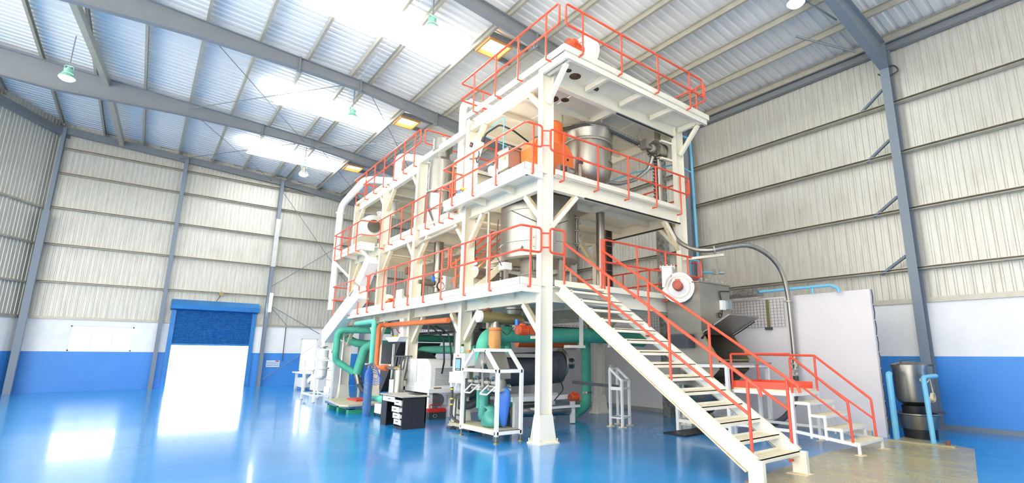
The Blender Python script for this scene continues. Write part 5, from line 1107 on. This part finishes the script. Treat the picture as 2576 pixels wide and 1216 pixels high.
b_ = MB().box(4.35,-1.07,2.62,4.5,-1.0,2.84).build('starter_box','white_machine',t,smooth=False); MB().box(4.5,-1.12,2.64,4.68,-1.0,2.84).build('clear_cover','clear_box',b_,smooth=False); MB().tube([(4.42,-1.02,2.62),(4.35,-1.05,2.5),(4.28,-1.04,2.42),(4.22,-1.03,2.5),(4.3,-1.03,2.56),(4.38,-1.03,2.5)],.012,5,.05).tube([(4.4,-1.02,2.84),(4.35,-1.02,3.05),(4.75,-1.02,3.08)],.014,5,.05).build('cable','black',b_)
MB().cyl((4.78,-.8,2.62),(4.92,-.8,2.62),.1,seg=18).cyl((4.92,-.8,2.62),(4.94,-.8,2.62),.06).build('vibrator_motor','stainless_dark',t)
for (x,y) in ((3.3,-.5),(3.3,-1.75),(4.95,-1.7),(4.95,-.3)):
    MB().box(x-.035,y-.035,0,x+.035,y+.035,1.44).build('frame_leg','white_machine',t,smooth=False)
for z in (.22,1.38): MB().bar((3.3,-.5,z),(3.3,-1.75,z),.06,.06).bar((3.3,-1.75,z),(4.95,-1.7,z),.06,.06).bar((4.95,-1.7,z),(4.95,-.3,z),.06,.06).bar((4.95,-.3,z),(3.3,-.5,z),.06,.06).build('frame_ring','white_machine',t,smooth=False)
MB().box(3.3,-1.8,1.41,4.98,-1.38,1.45).build('bag_table','stainless_flat',t,smooth=False)
MB().box(3.0,-.62,1.0,3.3,-.3,1.35).build('dust_drawer','stainless_flat',t,smooth=False)
t = thing('rotary_feeder','small dark rotary feeder with motor below the tipping hopper','feeder',(4.3,-.7,.0)); MB().cyl((4.0,-.6,.26),(4.3,-.6,.26),.12,seg=18).cyl((3.8,-.6,.2),(4.0,-.6,.2),.07,seg=14).build('body','stainless_dark',t); MB().box(4.05,-.72,0,4.25,-.48,.15).build('foot','dark_grey',t,smooth=False); m = MB(); ring(m,(4.3,-.6,.26),(1,0,0),8,.1,.014,.05); m.cyl((4.3,-.66,.4),(4.3,-.54,.4),.08).build('flange_bolts','brass',t)
tag(MB().box(2.72,-1.1,0,4.3,-.55,.03).build('rubber_mat','black'),'thin black mat on the floor under the tipping hopper','mat')
# conveying hose in front
t = thing('conveying_line','long grey steel conveying line curving from second deck to the floor','pipe',(5.8,-1.9,0))
hp = [(4.3,.3,4.98),(4.17,0,4.46),(4.24,-.4,4.15),(4.38,-.8,4.06),(4.72,-1.15,4.13),(5.05,-1.45,4.16),(5.4,-1.7,3.95),(5.65,-1.85,3.6),(5.78,-1.9,3.1),(5.83,-1.9,2.47),(5.84,-1.9,1.3),(5.74,-1.9,.75),(5.45,-1.9,.42),(4.92,-1.85,.2),(4.5,-1.6,.16),(4.1,-1.1,.18)]
def smooth_path(P, k=5):
    P = [V(p) for p in P]; out = []
    for i in range(len(P)-1):
        p0,p1,p2,p3 = P[max(i-1,0)],P[i],P[i+1],P[min(i+2,len(P)-1)]
        for j in range(k):
            u = j/k; out.append(.5*((2*p1)+(p2-p0)*u+(2*p0-5*p1+4*p2-p3)*u*u+(3*p1-p0-3*p2+p3)*u**3))
    out.append(P[-1]); return out
sp1 = smooth_path(hp)
MB().tube(sp1[:51],.055,14).build('steel_pipe','stainless',t); MB().tube(sp1[51:],.06,14).build('rubber_hose','dark_grey',t)
m = MB()
for (p,d) in (((4.45,-.88,4.07),(.6,-.7,.1)),((5.8,-1.9,2.85),(0,0,1)),((5.84,-1.9,1.3),(0,0,1)),((5.84,-1.9,1.42),(0,0,1))):
    p, d = V(p), V(d).normalized(); m.cyl(p-d*.015,p+d*.015,.095,seg=16)
m.cyl((5.75,-1.96,1.2),(5.95,-1.84,1.2),.03).cyl((5.75,-1.96,1.38),(5.95,-1.84,1.38),.03).build('coupling','galvanised',t)
MB().bar((4.4,.0,3.95),(4.75,-.95,3.98),.06,.06).build('support_arm','cream_paint',t,smooth=False)
t = thing('water_line','horizontal light blue pipe along the partition top with bent end','pipe',(5.8,-1.5,3.1)); MB().tube([(4.85,-.2,3.14),(5.8,-.4,3.14),(5.85,-2.85,3.14),(5.85,-3.0,3.05),(5.85,-3.0,2.96)],.035,10,.08).build('pipe','blue_pipe',t); MB().tube([(5.85,-2.45,3.14),(5.85,-2.45,2.98)],.025,8).build('drop','blue_pipe',t)
tag(MB().box(5.6,-.2,3.05,5.98,-2.0+.8,3.2).build('galvanised_duct','foil'),'flat galvanised duct lying along the partition top','duct')
for i,(ya,yb,za,zb_) in enumerate(((-1.7,-.15,2.28,2.95),(1.15,2.95,2.05,2.85))):
    t = thing('wire_mesh_panel',('wire mesh panel hung on the white partition right of the hopper','wire mesh panel hung on the partition behind the staircase')[i],'mesh panel',(5.95,(ya+yb)/2,za),'wire mesh panels on the partition'); m = MB()
    for k in range(19): y = ya+(yb-ya)*k/18; m.bar((5.95,y,za),(5.95,y,zb_),.007,.007)
    for k in range(10): z = za+(zb_-za)*k/9; m.bar((5.95,ya,z),(5.95,yb,z),.007,.007)
    m.build('grid','wire',t,smooth=False)
    yk = ya+.42; MB().box(5.95,yk-.03,za-.05,6.0,yk+.03,zb_).build('hanging_bar','brass',t,smooth=False); MB().box(5.92,yk-.08,za-.06,6.0,yk+.08,za).build('bracket','dark_grey',t,smooth=False)
# step platform
t = thing('step_platform','white step platform with four yellow worn treads and orange handrails','steps',(3.9,-2.6,0))
px0,px1 = 3.42,4.42
py1 = -1.78
MB().box(px0,-2.98,.93,px1,py1,.97).build('platform_deck','tread_worn',t,smooth=False)
m = MB().bar((px0,-2.98,.9),(px1,-2.98,.9),.06,.06).bar((px0,py1,.9),(px1,py1,.9),.06,.06).bar((px0,-2.98,.9),(px0,py1,.9),.06,.06).bar((px1,-2.98,.9),(px1,py1,.9),.06,.06)
for x in (px0,px1): m.bar((x,py1,.26),(x,-3.0,.26),.05,.05).bar((x,-3.0,.26),(x,-3.98,.16),.05,.05)
m.bar((px0,py1,.26),(px1,py1,.26),.05,.05).build('frame','white_machine',t,smooth=False)
for (x,y,h) in ((px0,-2.96,.9),(px1,-2.96,.9),(px0,py1,.9),(px1,py1,.9)):
    l = MB().box(x-.03,y-.03,.015,x+.03,y+.03,h).build('leg','white_machine',t,smooth=False); MB().box(x-.08,y-.06,0,x+.08,y+.06,.016).build('foot_plate','cream_edge',l,smooth=False)
for i, z in enumerate((.78,.585,.39,.2)):
    ya = -3.0-i*.25; s = MB().box(px0,ya-.26,z-.012,px1,ya,z).build('tread','tread_worn',t,smooth=False)
    m = MB().bar((px0,ya-.26,z-.03),(px1,ya-.26,z-.03),.03,.04).bar((px0,ya,z-.03),(px1,ya,z-.03),.03,.04)
    for x in (px0+.015,px1-.015): m.bar((x,ya-.26,z-.03),(x,ya,z-.03),.03,.04).bar((x,ya-.25,.0 if i == 3 else .17),(x,ya-.25,z-.02),.04,.04)
    m.build('tread_frame','white_machine',s,smooth=False)
for x in (px0,px1): MB().box(x-.08,-4.08,0,x+.08,-3.95,.016).build('foot_plate','cream_edge',t,smooth=False)
m = MB().box(px0,py1-.012,.97,px1,py1,1.1).box(px0,-2.9,.97,px0+.012,py1,1.1).box(px1-.012,-2.9,.97,px1,py1,1.1)
m.build('toe_board','rail_orange',t,smooth=False)
r = MB().tube([(px0,-2.98,1.62),(px0,py1,1.62),(px1,py1,1.62),(px1,-2.98,1.6),(px1,-3.9,.84),(px1,-3.92,.16)],RT,8,.05).tube([(px1,-2.98,1.18),(px1,-3.91,.5)],RM,8).build('handrail','rail_orange',t)
for (x,y) in ((px0,py1),(px1,py1),(px1,-2.98)): MB().tube([(x,y,1.62),(x,y,.93)],RT,8).build('post','rail_orange',r)
r = MB().tube([(px0,-2.98,.93),(px0,-2.98,1.6),(px0,-3.9,.84),(px0,-3.92,.14)],RT,8,.05).tube([(px0,-2.98,1.18),(px0,-3.91,.5)],RM,8).build('handrail','rail_orange',t)
# kettle and pan, blue posts
t = thing('steel_kettle','dark stainless kettle with hinged lid behind the partition','kettle',(6.56,-3.92,0))
kx, ky = 6.56,-3.92
MB().lathe([(.0,.6),(.15,.62),(.27,.7),(.3,.82),(.3,1.36),(.32,1.36),(.32,1.4),(.29,1.4)],(kx,ky,0),Z,36).build('pot','stainless_dark',t); MB().lathe([(.33,1.4),(.33,1.43),(.2,1.48),(0,1.5)],(kx,ky,0),Z,36).build('lid','stainless_dark',t)
MB().bar((kx-.34,ky+.1,1.43),(kx+.42,ky-.3,1.42),.04,.04).bar((kx-.3,ky+.05,1.52),(kx+.1,ky-.15,1.54),.015,.015).bar((kx-.3,ky+.05,1.4),(kx-.3,ky+.05,1.53),.03,.03).build('lid_bar','dark_grey',t,smooth=False)
MB().lathe([(.2,.25),(.22,.62)],(kx,ky,0),Z,18).build('stem','black',t)
m = MB()
for k in range(4): m.tube(smooth_path([(kx-.22,ky-.18,1.2-.02*k),(kx-.14,ky-.29,1.08),(kx+.02,ky-.31,1.14)]),.009,5)
for k in range(4): m.tube(smooth_path([(kx+.14,ky-.29,1.15),(kx+.22-.02*k,ky-.3,.86),(kx+.08-.03*k,ky-.32,.7),(kx-.08,ky-.31,.72+.03*k),(kx-.1,ky-.3,.58)]),.009,5)
m.build('wiring','yellow' if False else 'cream_edge',t); MB().lathe([(.07,0),(.09,0),(.09,.05),(.07,.05)],(kx-.05,ky-.33,.8),(0,-1,0),14).build('coil','cream_edge',t)
t = thing('steel_pan','wide round stainless pan with dark base under the kettle','pan',(6.52,-3.95,0)); MB().lathe([(.0,.1),(.27,.1),(.28,.16),(.31,.22),(.35,.44),(.385,.46),(.385,.48),(.34,.48),(.3,.24),(0,.22)],(6.52,-3.98,0),Z,36).build('pan','stainless_dark',t); MB().lathe([(0,0),(.28,0),(.29,.18),(.27,.2)],(6.52,-3.98,0),Z,30).build('base','black',t); MB().bar((6.8,-4.15,.46),(7.0,-4.3,.48),.06,.05).build('handle','dark_grey',t,smooth=False)
tag(MB().box(6.5,-3.2,1.3,7.0,-3.16,1.62).box(6.5,-3.18,0,6.55,-3.16,1.4).build('grey_board','steel_grey_paint'),'grey board standing behind the kettle','board')
t = thing('blue_post','bent light blue pipe post left of the kettle','pipe',(5.68,-3.82,0),'light blue pipe posts'); MB().tube([(5.68,-3.82,0),(5.68,-3.82,1.25),(6.1,-3.7,1.25)],.055,12,.07).build('pipe','blue_pipe',t); MB().cyl((5.68,-3.82,0),(5.68,-3.82,.015),.08).build('base','cream_edge',t)
t = thing('blue_post','bent light blue pipe post right of the kettle','pipe',(5.7,-4.4,0),'light blue pipe posts'); MB().tube([(5.72,-4.4,0),(6.0,-4.3,1.2),(6.4,-4.4,1.22)],.045,12,.06).build('pipe','blue_pipe',t); MB().cyl((5.72,-4.4,0),(5.72,-4.4,.03),.08).build('base','blue_pipe',t)
tag(MB().box(5.55,-4.75,.0,5.62,-3.7,.03).build('floor_strip','floor_tan'),'thin tan strip across the floor before the kettle','strip')
tag(MB().cyl((5.7,-4.62,.0),(5.7,-4.62,.1),.04).build('cut_pipe_stub','rust'),'short rusty pipe stub beside the right blue post','pipe')
# rear of the tower on the right: foil clad duct, hanging beside the right column
tag(MB().box(5.2,1.2,0,5.45,1.45,7.6).build('foil_duct','foil'),'tall crumpled foil clad duct behind the right hand column','duct')
t = thing('pipe_valves','blue pipe branch with small valves on the wall column','valve',(5.4,-.3,3.5)); MB().tube([(5.06,0,3.7),(5.9,-.2,3.75)],.03,8).tube([(4.85,.1,3.3),(4.85,.1,4.0),(5.05,0,4.0)],.025,8,.06).build('branch','blue_pipe',t); MB().box(5.5,-.2,3.68,5.62,-.08,3.82).cyl((5.75,-.15,3.75),(5.85,-.2,3.75),.05).build('valve','galvanised',t)
